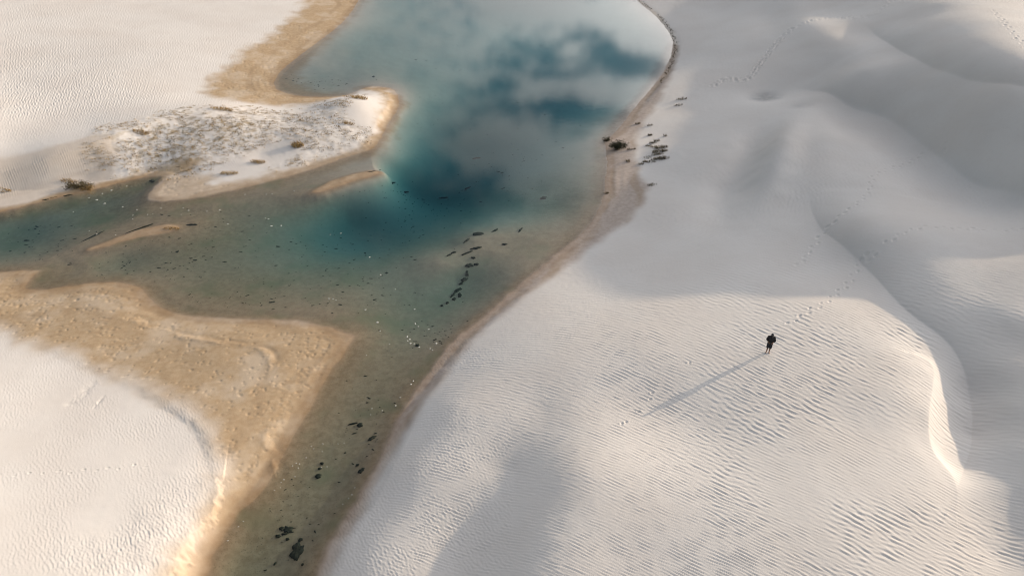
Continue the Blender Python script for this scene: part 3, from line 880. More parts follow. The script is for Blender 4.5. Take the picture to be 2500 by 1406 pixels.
a2 = gm.attributes.new('cover_b', 'FLOAT_COLOR', 'POINT'); a2.data.foreach_set('color', c2.reshape(-1))


def new_mat(name):
    m = bpy.data.materials.new(name)
    m.use_nodes = True
    for n in list(m.node_tree.nodes):
        m.node_tree.nodes.remove(n)
    g = NT(m.node_tree)
    out = g.n('ShaderNodeOutputMaterial')
    bs = g.n('ShaderNodeBsdfPrincipled')
    g.link(bs.outputs[0], out.inputs[0])
    return m, g, bs, out


def mat_sand():
    m, g, bs, out = new_mat('sand')
    tc_ = g.n('ShaderNodeTexCoord').outputs['Object']
    A = g.n('ShaderNodeAttribute', attribute_name='cover')
    B = g.n('ShaderNodeAttribute', attribute_name='cover_b')
    sa = g.n('ShaderNodeSeparateColor'); g.link(A.outputs['Color'], sa.inputs[0])
    sb = g.n('ShaderNodeSeparateColor'); g.link(B.outputs['Color'], sb.inputs[0])
    n1 = g.noise(tc_, 0.12, 2, 0.6)
    n2 = g.noise(tc_, 2.3, 3, 0.6)
    n3 = g.noise(tc_, 14.0, 1, 0.6)
    white = g.mix(g.ramp(n1, .3, .7), (0.735, 0.68, 0.625), (0.775, 0.73, 0.68))
    white = g.mix(g.math('MULTIPLY', g.ramp(n2, .45, .75), 0.10), white, (0.62, 0.55, 0.48))
    tanc = g.mix(g.ramp(n2, .3, .7), (0.445, 0.315, 0.19), (0.505, 0.375, 0.24))
    tanc = g.mix(g.math('MULTIPLY', g.ramp(g.noise(tc_, 0.22, 4, .6), .46, .66), .75), tanc, (0.60, 0.485, 0.36))
    brc = g.mix(g.ramp(n2, .3, .7), (0.40, 0.31, 0.25), (0.50, 0.41, 0.345))
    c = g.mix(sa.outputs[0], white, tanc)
    c = g.mix(g.math('MULTIPLY', sa.outputs[1], .85), c, brc)
    c = g.mix(g.math('MULTIPLY', A.outputs['Alpha'], .38), c, (0.34, 0.235, 0.14))
    wetc = g.mix(1.0, c, (0.62, 0.55, 0.47), 'MULTIPLY')
    c = g.mix(g.math('MULTIPLY', sa.outputs[2], .75), c, wetc)
    # plant litter between the grass
    vg = g.math('MULTIPLY', sb.outputs[0], g.ramp(g.noise(tc_, 1.1, 3, .65), .42, .66))
    c = g.mix(g.math('MULTIPLY', vg, .72, clamp=True), c, (0.38, 0.285, 0.165))
    # film of algae on the bed
    bedc = g.mix(g.ramp(n2, .3, .7), (0.235, 0.165, 0.092), (0.305, 0.225, 0.135))
    bedc = g.mix(g.math('MULTIPLY', g.ramp(n3, .6, .72), .6), bedc, (0.11, 0.09, 0.05))
    bedc = g.mix(g.ramp(g.noise(tc_, .25, 2, .6), .5, .75), bedc, (0.185, 0.165, 0.085))
    c = g.mix(g.math('MULTIPLY', sb.outputs[1], .93), c, bedc)
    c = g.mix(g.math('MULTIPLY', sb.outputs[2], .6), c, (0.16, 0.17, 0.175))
    g.link(c, bs.inputs['Base Color'])
    rg = g.math('SUBTRACT', 0.95, g.math('MULTIPLY', sa.outputs[2], 0.35))
    g.link(rg, bs.inputs['Roughness'])
    bs.inputs['Specular IOR Level'].default_value = 0.25
    bp_ = g.n('ShaderNodeBump')
    bp_.inputs['Strength'].default_value = 0.2
    bp_.inputs['Distance'].default_value = 0.02
    g.link(n3, bp_.inputs['Height'])
    g.link(bp_.outputs[0], bs.inputs['Normal'])
    return m


gm.materials.append(mat_sand())
ground = bpy.data.objects.new('ground', gm)
COL.objects.link(ground)
ground['kind'] = 'structure'
ground['label'] = 'white sand dunes and beaches with wind ripples around the lagoon'


def ground_z(x, y):
    j = int(np.clip(np.searchsorted(ys, y) - 1, 0, NRW - 2))
    fy = (y - ys[j]) / (ys[j + 1] - ys[j])
    r = []
    for jj in (j, j + 1):
        t = x / wid[jj]
        i = int(np.clip(np.searchsorted(ts, t) - 1, 0, NCL - 2))
        fx = (t - ts[i]) / (ts[i + 1] - ts[i])
        r.append(Z[jj, i] * (1 - fx) + Z[jj, i + 1] * fx)
    return float(r[0] * (1 - fy) + r[1] * fy)


def on_ground(px, py, z0=1.0, it=8):
    """where the sight line through a photo pixel meets the ground"""
    z = z0
    for _ in range(it):
        x, y = at(px, py, z)
        z = 0.5 * z + 0.5 * ground_z(float(x), float(y))
    x, y = at(px, py, z)
    return float(x), float(y), ground_z(float(x), float(y))


# ------------------------------------------------------------------ water
def mat_water():
    m = bpy.data.materials.new('lagoon_water')
    m.use_nodes = True
    for n in list(m.node_tree.nodes):
        m.node_tree.nodes.remove(n)
    g = NT(m.node_tree)
    out = g.n('ShaderNodeOutputMaterial')
    tc_ = g.n('ShaderNodeTexCoord').outputs['Object']
    mp = g.n('ShaderNodeMapping'); g.link(tc_, mp.inputs[0])
    mp.inputs['Scale'].default_value = (0.55, 1.3, 1)
    mp.inputs['Rotation'].default_value = (0, 0, R(20))
    b1 = g.n('ShaderNodeBump')
    b1.inputs['Strength'].default_value = 0.07
    b1.inputs['Distance'].default_value = 0.02
    g.link(g.noise(mp.outputs[0], 3.0, 4, .6), b1.inputs['Height'])
    ge = g.n('ShaderNodeNewGeometry')
    ci = g.math('ABSOLUTE', g.vmath('DOT_PRODUCT', ge.outputs['Incoming'], b1.outputs[0]).outputs['Value'])
    fr = g.math('MULTIPLY_ADD', g.math('POWER', g.math('SUBTRACT', 1.0, ci, clamp=True), 5.0), 0.98, 0.02, clamp=True)
    tr_ = g.n('ShaderNodeBsdfTransparent')
    gl = g.n('ShaderNodeBsdfGlossy'); gl.inputs['Roughness'].default_value = 0.02
    g.link(b1.outputs[0], gl.inputs['Normal'])
    mx = g.n('ShaderNodeMixShader')
    g.link(fr, mx.inputs[0]); g.link(tr_.outputs[0], mx.inputs[1]); g.link(gl.outputs[0], mx.inputs[2])
    g.link(mx.outputs[0], out.inputs['Surface'])
    va = g.n('ShaderNodeVolumeAbsorption')
    va.inputs['Color'].default_value = (0.20, 0.60, 0.66, 1)
    va.inputs['Density'].default_value = 0.31
    g.link(va.outputs[0], out.inputs['Volume'])
    return m


bm = bmesh.new()
X0, X1, Y0_, Y1_ = -185, 70, 2, 215
vs = [bm.verts.new(p) for p in ((X0, Y0_, 0), (X1, Y0_, 0), (X1, Y1_, 0), (X0, Y1_, 0), (X0, Y0_, -12), (X1, Y0_, -12), (X1, Y1_, -12), (X0, Y1_, -12))]
for f in ((0, 1, 2, 3), (7, 6, 5, 4), (0, 4, 5, 1), (1, 5, 6, 2), (2, 6, 7, 3), (3, 7, 4, 0)):
    bm.faces.new([vs[i] for i in f])
wm = bpy.data.meshes.new('lagoon_water'); bm.to_mesh(wm); bm.free()
wm.materials.append(mat_water())
water = bpy.data.objects.new('lagoon_water', wm)
COL.objects.link(water)
water['kind'] = 'structure'
water['label'] = 'clear turquoise to olive lagoon water between the white dunes'
# ------------------------------------------------------------------ helpers for things
def tag(o, label=None, cat=None, group=None, kind=None):
    if label: o['label'] = label
    if cat: o['category'] = cat
    if group: o['group'] = group
    if kind: o['kind'] = kind
    return o


def link(name, me, parent=None, mat=None, loc=None, rot=None):
    if mat is not None and not me.materials:
        me.materials.append(mat)
    o = bpy.data.objects.new(name, me)
    COL.objects.link(o)
    if parent is not None:
        o.parent = parent
    if loc is not None:
        o.location = loc
    if rot is not None:
        o.rotation_euler = rot
    return o


def empty(name, loc, rz=0.0):
    o = bpy.data.objects.new(name, None)
    o.empty_display_size = 0.2
    COL.objects.link(o)
    o.location = loc
    o.rotation_euler = (0, 0, rz)
    return o


def pydata(name, v, f, smooth=False):
    me = bpy.data.meshes.new(name)
    me.from_pydata([tuple(map(float, p)) for p in v], [], f)
    me.update()
    if smooth:
        me.polygons.foreach_set('use_smooth', np.ones(len(me.polygons), bool))
    return me


def plain(name, a, b, scale=6.0, rough=0.8, spec=0.3, island=False):
    m, g, bs, out = new_mat(name)
    tc_ = g.n('ShaderNodeTexCoord').outputs['Object']
    if island:
        f = g.n('ShaderNodeNewGeometry').outputs['Random Per Island']
    else:
        f = g.ramp(g.noise(tc_, scale, 3, .6), .3, .7)
    g.link(g.mix(f, a, b), bs.inputs['Base Color'])
    bs.inputs['Roughness'].default_value = rough
    bs.inputs['Specular IOR Level'].default_value = spec
    return m


M_GRASS_GOLD = plain('grass_gold', (0.22, 0.135, 0.045), (0.44, 0.30, 0.12), island=True)
M_GRASS_DARK = plain('grass_dark', (0.085, 0.07, 0.035), (0.19, 0.15, 0.08), island=True)
M_LEAF = plain('shrub_leaf', (0.022, 0.024, 0.012), (0.06, 0.055, 0.025), island=True)
M_STEM = plain('shrub_stem', (0.05, 0.035, 0.02), (0.11, 0.08, 0.05))
M_ALGAE = plain('algae', (0.012, 0.014, 0.008), (0.040, 0.040, 0.022), 9)
M_ALGAE2 = plain('algae_brown', (0.035, 0.032, 0.02), (0.06, 0.055, 0.035), 9)
M_FOAM = plain('foam', (0.45, 0.43, 0.37), (0.68, 0.66, 0.60), 20, 0.9)


# ------------------------------------------------------------------ grasses
def blades(n, radius, h, rnd, lean=(0, 0), ry=None, wid_=0.018, base=None):
    """n bent blades of three faces each"""
    v = []; f = []
    ry = ry or radius
    for _ in range(n):
        a = rnd.uniform(0, 6.283); q = math.sqrt(rnd.random())
        bx_, by_ = radius * q * math.cos(a), ry * q * math.sin(a)
        bz = base(bx_, by_) if base else 0.0
        hh = h * rnd.uniform(.5, 1.15)
        az = rnd.uniform(0, 6.283); sp = hh * rnd.uniform(.15, .75)
        tx, ty = math.cos(az) * sp + lean[0] * hh, math.sin(az) * sp + lean[1] * hh
        px_, py_ = -math.sin(az) * wid_, math.cos(az) * wid_
        i = len(v)
        v += [(bx_ - px_, by_ - py_, bz - .03), (bx_ + px_, by_ + py_, bz - .03),
              (bx_ + tx * .4 - px_ * .8, by_ + ty * .4 - py_ * .8, bz + hh * .62), (bx_ + tx * .4 + px_ * .8, by_ + ty * .4 + py_ * .8, bz + hh * .62),
              (bx_ + tx, by_ + ty, bz + hh * .85)]
        f += [(i, i + 1, i + 3, i + 2), (i + 2, i + 3, i + 4)]
    return v, f


rnd = random.Random(11)
_UNIT = ['first', 'second', 'third', 'fourth', 'fifth', 'sixth', 'seventh', 'eighth', 'ninth', 'tenth', 'eleventh', 'twelfth', 'thirteenth', 'fourteenth',
         'fifteenth', 'sixteenth', 'seventeenth', 'eighteenth', 'nineteenth', 'twentieth']


def ordinal(k):
    return _UNIT[k] if k < 20 else ('twenty-' if k < 29 else 'thirty-') + _UNIT[(k - 20) % 10]


LEAN = (-0.45, -0.15)


def grass_tuft(px, py, rx, ry, h, n, mat, label, group=None, wid_=0.018):
    h *= .75; rx *= .8; ry *= .85
    x, y, z = on_ground(px, py, 1.0)
    v, f = blades(n, rx, h, rnd, LEAN, ry, wid_, lambda a, b: ground_z(x + a, y + b) - z)
    o = link('grass_tuft', pydata('grass_tuft', v, f), None, mat, (x, y, z))
    return tag(o, label, 'grass', group)


RB = 'dark grass tufts on the shaded sand behind the right bank'
SMALL = [(1587, 307, .5, .25, .35, 40), (1588, 331, .4, .18, .35, 90), (1604, 345, .55, .2, .4, 60), (1594, 350, .55, .25, .4, 60), (1583, 357, .45, .2, .35, 40),
                               (1595, 359, .6, .25, .35, 50), (1601, 378, .7, .3, .4, 60), (1622, 369, .6, .2, .35, 50), (1590, 396, .7, .35, .35, 60),
                               (1566, 401, .4, .25, .25, 60), (1582, 385, .6, .4, .3, 40), (1575, 395, .4, .3, .25, 70), (1596, 390, .5, .3, .3, 40), (1612, 377, .5, .25, .35, 40)]
for k, (px, py, rx, ry, h, n) in enumerate(sorted(SMALL)):
    grass_tuft(px, py, rx, ry, h, n, M_GRASS_DARK, ordinal(k) + ' from the left of the small thin tufts right of the bank shrub', RB)
grass_tuft(1615, 361, 1.1, .4, .5, 160, M_GRASS_DARK, 'broad dark tuft, farthest of the three large ones right of the bank shrub', RB)
grass_tuft(1609, 371, 1.0, .45, .5, 170, M_GRASS_DARK, 'thickest dark tuft, middle one of the three large right of the bank shrub', RB)
grass_tuft(1615, 388, 1.2, .4, .5, 190, M_GRASS_DARK, 'dense dark tuft, nearest of the three large ones right of the bank shrub', RB)
grass_tuft(1542, 365, .7, .2, .35, 60, M_GRASS_DARK, 'low dark grass tuft just right of the bank shrub', RB)
grass_tuft(1533, 394, .3, .5, .35, 50, M_GRASS_DARK, 'narrow dark grass tuft on the brown beach below the bank shrub', RB)
grass_tuft(1558, 303, .5, .25, .4, 60, M_GRASS_DARK, 'single dark grass tuft at the sand edge above the bank shrub', RB)
grass_tuft(1625, 333, .3, .3, .4, 30, M_GRASS_DARK, 'lone thin grass tuft on bare pale sand right of the tuft patch', RB)
grass_tuft(1664, 243, 1.0, .4, .4, 80, M_GRASS_DARK, 'upper of the two sparse tufts higher up the shaded right slope', RB)
grass_tuft(1656, 258, .8, .4, .35, 60, M_GRASS_DARK, 'lower of the two sparse tufts higher up the shaded right slope', RB)
grass_tuft(1592, 452, .7, .4, .3, 60, M_GRASS_DARK, 'sparse grass tuft where the brown right beach meets pale sand', RB)
grass_tuft(1480, 472, .4, .2, .3, 40, M_GRASS_DARK, 'small dark tuft at the waterline of the right beach', RB)
LB = 'grass tufts on the left bank'
grass_tuft(10, 466, 1.0, .35, .35, 90, M_GRASS_GOLD, 'short golden grass tuft at the left picture edge on pale sand', LB)
grass_tuft(170, 443, 1.1, .4, .35, 120, M_GRASS_GOLD, 'golden grass tuft on the sand just above the left bank shrub', LB)
SP_ = 'larger grass clumps on the grassy spit'
grass_tuft(728, 356, .9, .7, .7, 260, M_GRASS_GOLD, 'tall bright orange-gold grass clump in the middle of the grassy spit', SP_)
grass_tuft(878, 240, 1.4, .9, .5, 260, M_GRASS_GOLD, 'golden grass clump on top of the bright mound at the spit end', SP_)
grass_tuft(632, 397, 1.1, .5, .5, 160, M_GRASS_GOLD, 'golden grass clump beside the bare white hollow of the spit', SP_)
grass_tuft(560, 424, 1.4, .5, .45, 150, M_GRASS_GOLD, 'low clump at the lower left end of the bare white hollow', SP_)
grass_tuft(345, 325, 1.2, .5, .5, 150, M_GRASS_GOLD, 'golden clump on the crest at the left end of the grassy spit', SP_)
grass_tuft(545, 268, 1.8, .7, .5, 220, M_GRASS_GOLD, 'golden clump at the top of the crest below the upper beach corner', SP_)
grass_tuft(853, 303, .9, .4, .4, 90, M_GRASS_GOLD, 'small golden clump on white sand right of the spit middle', SP_)
grass_tuft(420, 558, 1.0, .35, .25, 110, M_GRASS_GOLD, 'thin golden grass on the tip of the smaller left sandbar islet', SP_)

# ground cover of the spit: nobody could count it
vv = []; ff = []; vd = []; fd = []
vsel = np.argwhere((veg > 0.25) & (d_l > 1.0))
r_ = random.Random(21)
pick = [vsel[r_.randrange(len(vsel))] for _ in range(2900)]
for (j, i) in pick:
    x, y, z = float(X[j, i]), float(Y[j, i]), float(Z[j, i])
    dk = float(darkveg[j, i])
    nzv = float(vnoise(np.array([x * .35]), np.array([y * .6]), 77)[0])
    if nzv < 0.05 - 0.8 * dk and r_.random() < .85:
        continue
    dark = r_.random() < 0.04 + .45 * dk
    v, f = blades(6, .30, r_.uniform(.10, .24), r_, LEAN, .16, .016)
    tv, tf = (vd, fd) if dark else (vv, ff)
    k0 = len(tv)
    tv += [(a + x, b + y, c + z) for a, b, c in v]
    tf += [tuple(q + k0 for q in g_) for g_ in f]
tag(link('dune_grass', pydata('dune_grass', vv, ff), None, M_GRASS_GOLD), 'sparse golden dune grass covering the hummocks of the spit', 'grass', kind='stuff')
tag(link('dry_dune_grass', pydata('dry_dune_grass', vd, fd), None, M_GRASS_DARK), 'dark dry grass on the shaded back of the spit', 'grass', kind='stuff')

# dark fringe of sedge along the far right shore
vv = []; ff = []
P = smooth_poly(poly_at([(1548, -8), (1562, 5), (1602, 34), (1633, 72), (1647, 100), (1646, 126), (1634, 162), (1606, 206)], 0.05), False, 2)
for k in range(len(P) - 1):
    L = math.hypot(*(P[k + 1] - P[k]))
    for _ in range(int(L * 6)):
        t = r_.random(); p = P[k] * (1 - t) + P[k + 1] * t
        if vnoise(np.array([p[0] * .5]), np.array([p[1] * .5]), 78)[0] < -0.25 - 0.35 * (p[1] > 105):
            continue
        x, y = p[0] + r_.gauss(0.25, .18), p[1] + r_.gauss(0, .18)
        v, f = blades(3, .10, .18, r_, LEAN, .10, .025)
        z = ground_z(x, y); k0 = len(vv)
        vv += [(a + x, b + y, c + z) for a, b, c in v]; ff += [tuple(q + k0 for q in g_) for g_ in f]
tag(link('shore_sedge', pydata('shore_sedge', vv, ff), None, M_GRASS_DARK), 'thin dark fringe of sedge along the far right waterline', 'sedge', kind='stuff')


# ------------------------------------------------------------------ shrubs
def tube(v, f, a, b, ra, rb, n=5):
    a = Vector(a); b = Vector(b); d = (b - a).normalized()
    u = d.orthogonal().normalized(); w = d.cross(u)
    i0 = len(v)
    for p, r0 in ((a, ra), (b, rb)):
        for k in range(n):
            q = p + (u * math.cos(6.283 * k / n) + w * math.sin(6.283 * k / n)) * r0
            v.append(tuple(q))
    for k in range(n):
        f.append((i0 + k, i0 + (k + 1) % n, i0 + n + (k + 1) % n, i0 + n + k))


def shrub(px, py, rx, ry, h, nleaf, label, mat, seed, name='dune_shrub', leaf=.07, sprawl=0.0):
    rr = random.Random(seed)
    x, y, z = on_ground(px, py, .3)
    root = empty(name, (x, y, z))
    tag(root, label, 'shrub')
    v = []; f = []; tips = []
    for _ in range(16):
        a = rr.uniform(0, 6.283); q = math.sqrt(rr.random())
        ex_, ey_ = rx * q * math.cos(a), ry * q * math.sin(a)
        ez = ground_z(x + ex_, y + ey_) - z
        mid = (ex_ * .45, ey_ * .45, ez * .4 + h * rr.uniform(.25, .5)); tip = (ex_, ey_, max(ez + .05, ez + h * rr.uniform(.45, 1.0) * (1 - .6 * q * q)))
        tube(v, f, (ex_ * .12, ey_ * .12, -.1), mid, .035, .022); tube(v, f, mid, tip, .022, .008)
        tips.append((mid, tip))
    link('branches', pydata('branches', v, f), root, M_STEM)
    v = []; f = []
    for _ in range(nleaf):
        m_, t_ = rr.choice(tips); s = rr.uniform(.1, 1.1)
        c = [m_[k] + (t_[k] - m_[k]) * s + rr.gauss(0, .16) for k in range(3)]
        gz_ = ground_z(x + c[0], y + c[1]) - z
        c[2] = max(c[2], gz_ + .03)
        a = Vector((rr.gauss(0, 1), rr.gauss(0, 1), rr.gauss(0, .6))).normalized(); b = a.orthogonal().normalized()
        l = leaf * rr.uniform(.6, 1.5); i = len(v); c = Vector(c)
        v += [tuple(c - a * l), tuple(c + b * l * .45), tuple(c + a * l), tuple(c - b * l * .45)]
        f.append((i, i + 1, i + 2, i + 3))
    link('foliage', pydata('foliage', v, f), root, mat)
    return root


shrub(1506, 363, 1.45, .55, .95, 1500, 'dense dark olive shrub on the brown beach beside the sandy point of the right shore', M_LEAF, 5)
shrub(1480, 344, .55, .25, .35, 260, 'small dark clump of plants at the very tip of the sandy point, touching the water', M_LEAF, 6, 'beach_plant', .06)
shrub(195, 458, 1.9, .7, .6, 1100, 'tangled brown and gold shrub on the left bank beside the water', M_GRASS_DARK, 7, 'bank_shrub', .07)
shrub(212, 463, .8, .5, .4, 420, 'low golden shrub at the right foot of the tangled left bank shrub', M_GRASS_GOLD, 8, 'bank_shrub', .06)


# ------------------------------------------------------------------ algae mats on the bed
def ragged(rx, ry, rnd_, n=30, th=.05, rag=.35, rot=0.0):
    """flat lumpy mat with a torn outline"""
    ph = [rnd_.uniform(0, 6.28) for _ in range(6)]; am = [rnd_.uniform(.3, 1) for _ in range(6)]
    v = [(0, 0, th)]; f = []
    rings = [(.45, th), (.8, th * .8), (1.0, 0.0), (.96, -th * .6)]
    prof = []
    for k in range(n):
        a = 6.283 * k / n
        q = 1 + rag * sum(am[m_] * math.sin((m_ + 2) * a + ph[m_]) for m_ in range(6)) / 3.0 + rnd_.uniform(-.3, .3) * rag
        prof.append(max(q, .25))
    c, s = math.cos(rot), math.sin(rot)
    for (q, zz) in rings:
        for k in range(n):
            a = 6.283 * k / n
            r0 = q * (1 + (prof[k] - 1) * q)
            ux, uy = rx * r0 * math.cos(a), ry * r0 * math.sin(a)
            v.append((ux * c - uy * s, ux * s + uy * c, zz * (1 + rnd_.uniform(-.3, .3))))
    for k in range(n):
        f.append((0, 1 + k, 1 + (k + 1) % n))
    for r0 in range(3):
        for k in range(n):
            a = 1 + r0 * n + k; b = 1 + r0 * n + (k + 1) % n
            f.append((a, a + n, b + n, b))
    return v, f


def mat_px(px, py, wpx, hpx, rotpx=0.0):
    """half sizes in metres of something wpx x hpx pixels large lying flat at (px, py)"""
    x0, y0 = at(px, py, 0); x1, y1 = at(px + 1, py, 0); x2, y2 = at(px, py - 1, 0)
    return abs(float(x1 - x0)) * wpx, abs(float(y2 - y0)) * hpx


def algae(px, py, wpx, hpx, label, group=None, rot=0.0, mat=None, th=.06, rag=.45, n=30):
    x, y = (float(q) for q in at(px, py, -.3))
    rx, ry = mat_px(px, py, wpx, hpx)
    if rot:
        # long mats drift along a direction given in the photograph
        x1, y1 = at(px + math.cos(R(rot)) * 10, py + math.sin(R(rot)) * 10, 0); x0, y0 = at(px, py, 0)
        ang = math.atan2(float(y1 - y0), float(x1 - x0)); sc = math.hypot(float(y1 - y0), float(x1 - x0)) / 10
        rx = wpx * sc; ry = hpx * mat_px(px, py, 1, 1)[0] * 1.3
    else:
        ang = 0.0
    z = min(ground_z(x, y), -0.06) + .03
    v, f = ragged(rx, ry, rnd, n, th, rag, ang)
    o = link('algae_mat', pydata('algae_mat', v, f, True), None, mat or M_ALGAE, (x, y, z))
    return tag(o, label, 'algae', group)


AG = 'dark algae mats lying in the lagoon'
algae(725, 1343, 16, 21, 'largest black algae mat in the near channel at the bottom of the picture', AG, th=.09, rag=.3, n=44)
algae(703, 1290, 10, 9, 'black algae mat just above the largest one in the near channel', AG)
algae(688, 1288, 6, 5, 'small ragged algae scrap at the left side of the mat above the largest one', AG)
algae(678, 1306, 6, 4, 'small algae scrap left of the gap above the largest black mat', AG)
algae(694, 1301, 7, 2, 'thin algae strip under the mat above the largest one', AG)
algae(701, 1313, 4, 3, 'tiny algae scrap midway between the two big black mats', AG, -40)
algae(733, 1315, 5, 4, 'small algae scrap touching the top right of the largest black mat', AG)
algae(739, 1379, 3, 3, 'tiny algae dot below the largest black mat', AG)
algae(670, 1371, 5, 1.6, 'thin algae shred left below the largest black mat', AG, -50)
algae(777, 1160, 7, 6, 'round black algae mat in the middle of the near channel', AG)
algae(781, 1142, 5, 2.5, 'small algae scrap just above the round black mat of the near channel', AG, -20)
algae(786, 1130, 4, 2.5, 'tiny algae scrap, topmost above the round black mat of the near channel', AG, 30)
algae(883, 1152, 9, 4.5, 'black algae mat in the shadow beside the right shore of the near channel', AG, -45)
algae(873, 1136, 4, 2.5, 'small algae scrap above the shadowed mat by the right shore', AG, -20)
algae(909, 1071, 12, 3.5, 'long thin algae mat near the right shore where the channel narrows', AG, -25)
algae(879, 1037, 6, 5, 'short dark algae streak left above the long thin mat by the right shore', AG, 50)
algae(862, 1034, 12, 1.6, 'very thin algae string reaching left towards mid channel', AG, -12)
algae(1168, 569, 15, 5, 'smooth grey-brown lens-shaped algae bed on the sunken bar off the right shore', AG, mat=M_ALGAE2, rag=.12)
algae(1140, 585, 9, 2.2, 'thin brown strand trailing from the lens-shaped bed', AG, -35, M_ALGAE2)
algae(1164, 607, 13, 3, 'dark branching strand on the sunken bar below the lens-shaped bed', AG, -8)
algae(1142, 617, 14, 1.8, 'long thin strand continuing left along the sunken bar', AG, -20)
algae(1108, 615, 6, 2.2, 'small dark scrap at the left end of the sunken bar', AG, -15)
algae(1097, 622, 7, 1.5, 'thin shred just below the scrap at the left end of the sunken bar', AG, -25)
CH = 'chain of black mats below the sunken bar'
algae(1155, 628, 5, 2, 'topmost small black scrap of the chain below the sunken bar', CH)
algae(1145, 643, 10, 5, 'widest black mat at the head of the chain below the sunken bar', CH, -15)
algae(1163, 641, 6, 3, 'right arm of the widest mat at the head of the chain', CH, -10)
algae(1140, 657, 4, 7, 'upright black mat second in the chain below the sunken bar', CH)
algae(1133, 669, 8, 5, 'black mat third in the chain below the sunken bar', CH, -30)
algae(1125, 678, 5, 2.5, 'small scrap under the third mat of the chain', CH, -20)
algae(1117, 693, 11, 4, 'slanting black mat in the lower half of the chain', CH, -28)
algae(1105, 705, 9, 2.6, 'thin slanting strip in the lower half of the chain', CH, -48)
algae(1122, 706, 5, 5, 'blocky black scrap right of the thin slanting strip', CH)
algae(1108, 716, 5, 3.5, 'curled scrap near the lower end of the chain', CH)
algae(1091, 726, 3.5, 3, 'small dot second from the lower end of the chain', CH)
algae(1078, 733, 3, 2.5, 'lowest small dot of the chain', CH)
algae(1208, 560, 8, 2.6, 'small dark mat right of the lens-shaped bed', AG, -30)
algae(1270, 561, 8, 2, 'thin dark streak far right of the lens-shaped bed', AG, -52)
algae(1232, 598, 6, 1.8, 'tiny flat scrap between the sunken bar and the right shore', AG)
algae(1328, 467, 7, 4, 'solitary dark mat in the teal water off the right beach', AG)
algae(1019, 841, 5, 3, 'small black scrap beside the cluster of white foam', AG)
algae(1080, 413, 12, 2.2, 'dark streak in the deep teal water right of the larger islet', AG, -4)
algae(1140, 396, 8, 1.6, 'thin dark streak in deep water above the streak right of the larger islet', AG, -15)
algae(955, 425, 9, 2.5, 'dark weed trailing off the right tip of the larger islet', AG, -8)
algae(984, 420, 10, 3, 'outer dark weed patch beyond the right tip of the larger islet', AG, -10)
algae(905, 426, 12, 3, 'dark weed on the lower edge of the larger islet', AG, -10)
algae(113, 494, 11, 3.5, 'dark weed mat at the waterline left of the bank shrub', AG, -8)
algae(132, 489, 14, 2.6, 'long dark weed strip along the waterline below the bank shrub', AG, -12)
algae(168, 483, 12, 2.4, 'dark weed strip at the waterline directly below the bank shrub', AG, -10)
algae(229, 580, 26, 2.0, 'long thin dark weed line left of the smaller islet', AG, -27)
algae(470, 553, 13, 2.2, 'dark weed just off the right tip of the smaller islet', AG, -3)
algae(345, 563, 32, 1.6, 'dark weed line along the upper edge of the smaller islet', AG, -20)
algae(373, 444, 6, 2.2, 'short black weed scrap in the inlet beside the curved spit', AG)
algae(1162, 331, 9, 1.6, 'faint thin weed streak in open water left of the sandy point', AG, -8)
algae(912, 187, 3, 1.5, 'tiny dark dot in the pale water above the spit end', AG)

# scattered flecks of weed on the bed: uncountable
vv = []; ff = []
r_ = random.Random(33)
HOT = [(950, 520, 200, 70), (1000, 440, 120, 40), (700, 640, 220, 90), (1250, 380, 140, 60), (560, 600, 250, 80), (850, 700, 200, 80), (900, 1050, 80, 120), (1080, 820, 60, 40), (1200, 250, 250, 150), (790, 205, 70, 20),
       (300, 650, 200, 40), (700, 1250, 100, 120), (100, 570, 120, 50), (1150, 160, 200, 130), (640, 740, 250, 40), (430, 620, 160, 60)]
cnt = 0
while cnt < 850:
    hx, hy, sx_, sy_ = r_.choice(HOT)
    px, py = r_.gauss(hx, sx_ * .6), r_.gauss(hy, sy_ * .6)
    if not (-60 < px < 1660 and -20 < py < 1420):
        continue
    x, y = (float(q) for q in at(px, py, -.4))
    z = ground_z(x, y)
    if z > -0.12:
        continue
    s = min(r_.lognormvariate(-3.25, .5), .14) * (0.45 + 0.55 * min(1.0, y / 55.0)); a = r_.gauss(.1, .5); st = r_.uniform(1.2, 3.5)
    n = 6; k0 = len(vv)
    vv.append((x, y, z + .05))
    for k in range(n):
        t = 6.283 * k / n; q = r_.uniform(.5, 1.2)
        u, w = s * st * q * math.cos(t), s * q * math.sin(t)
        vv.append((x + u * math.cos(a) - w * math.sin(a), y + u * math.sin(a) + w * math.cos(a), z + .015))
    ff += [(k0, k0 + 1 + k, k0 + 1 + (k + 1) % n) for k in range(n)]
    cnt += 1
tag(link('weed_flecks', pydata('weed_flecks', vv, ff), None, M_ALGAE2), 'countless dark flecks of weed strewn over the lagoon bed', 'weed', kind='stuff')

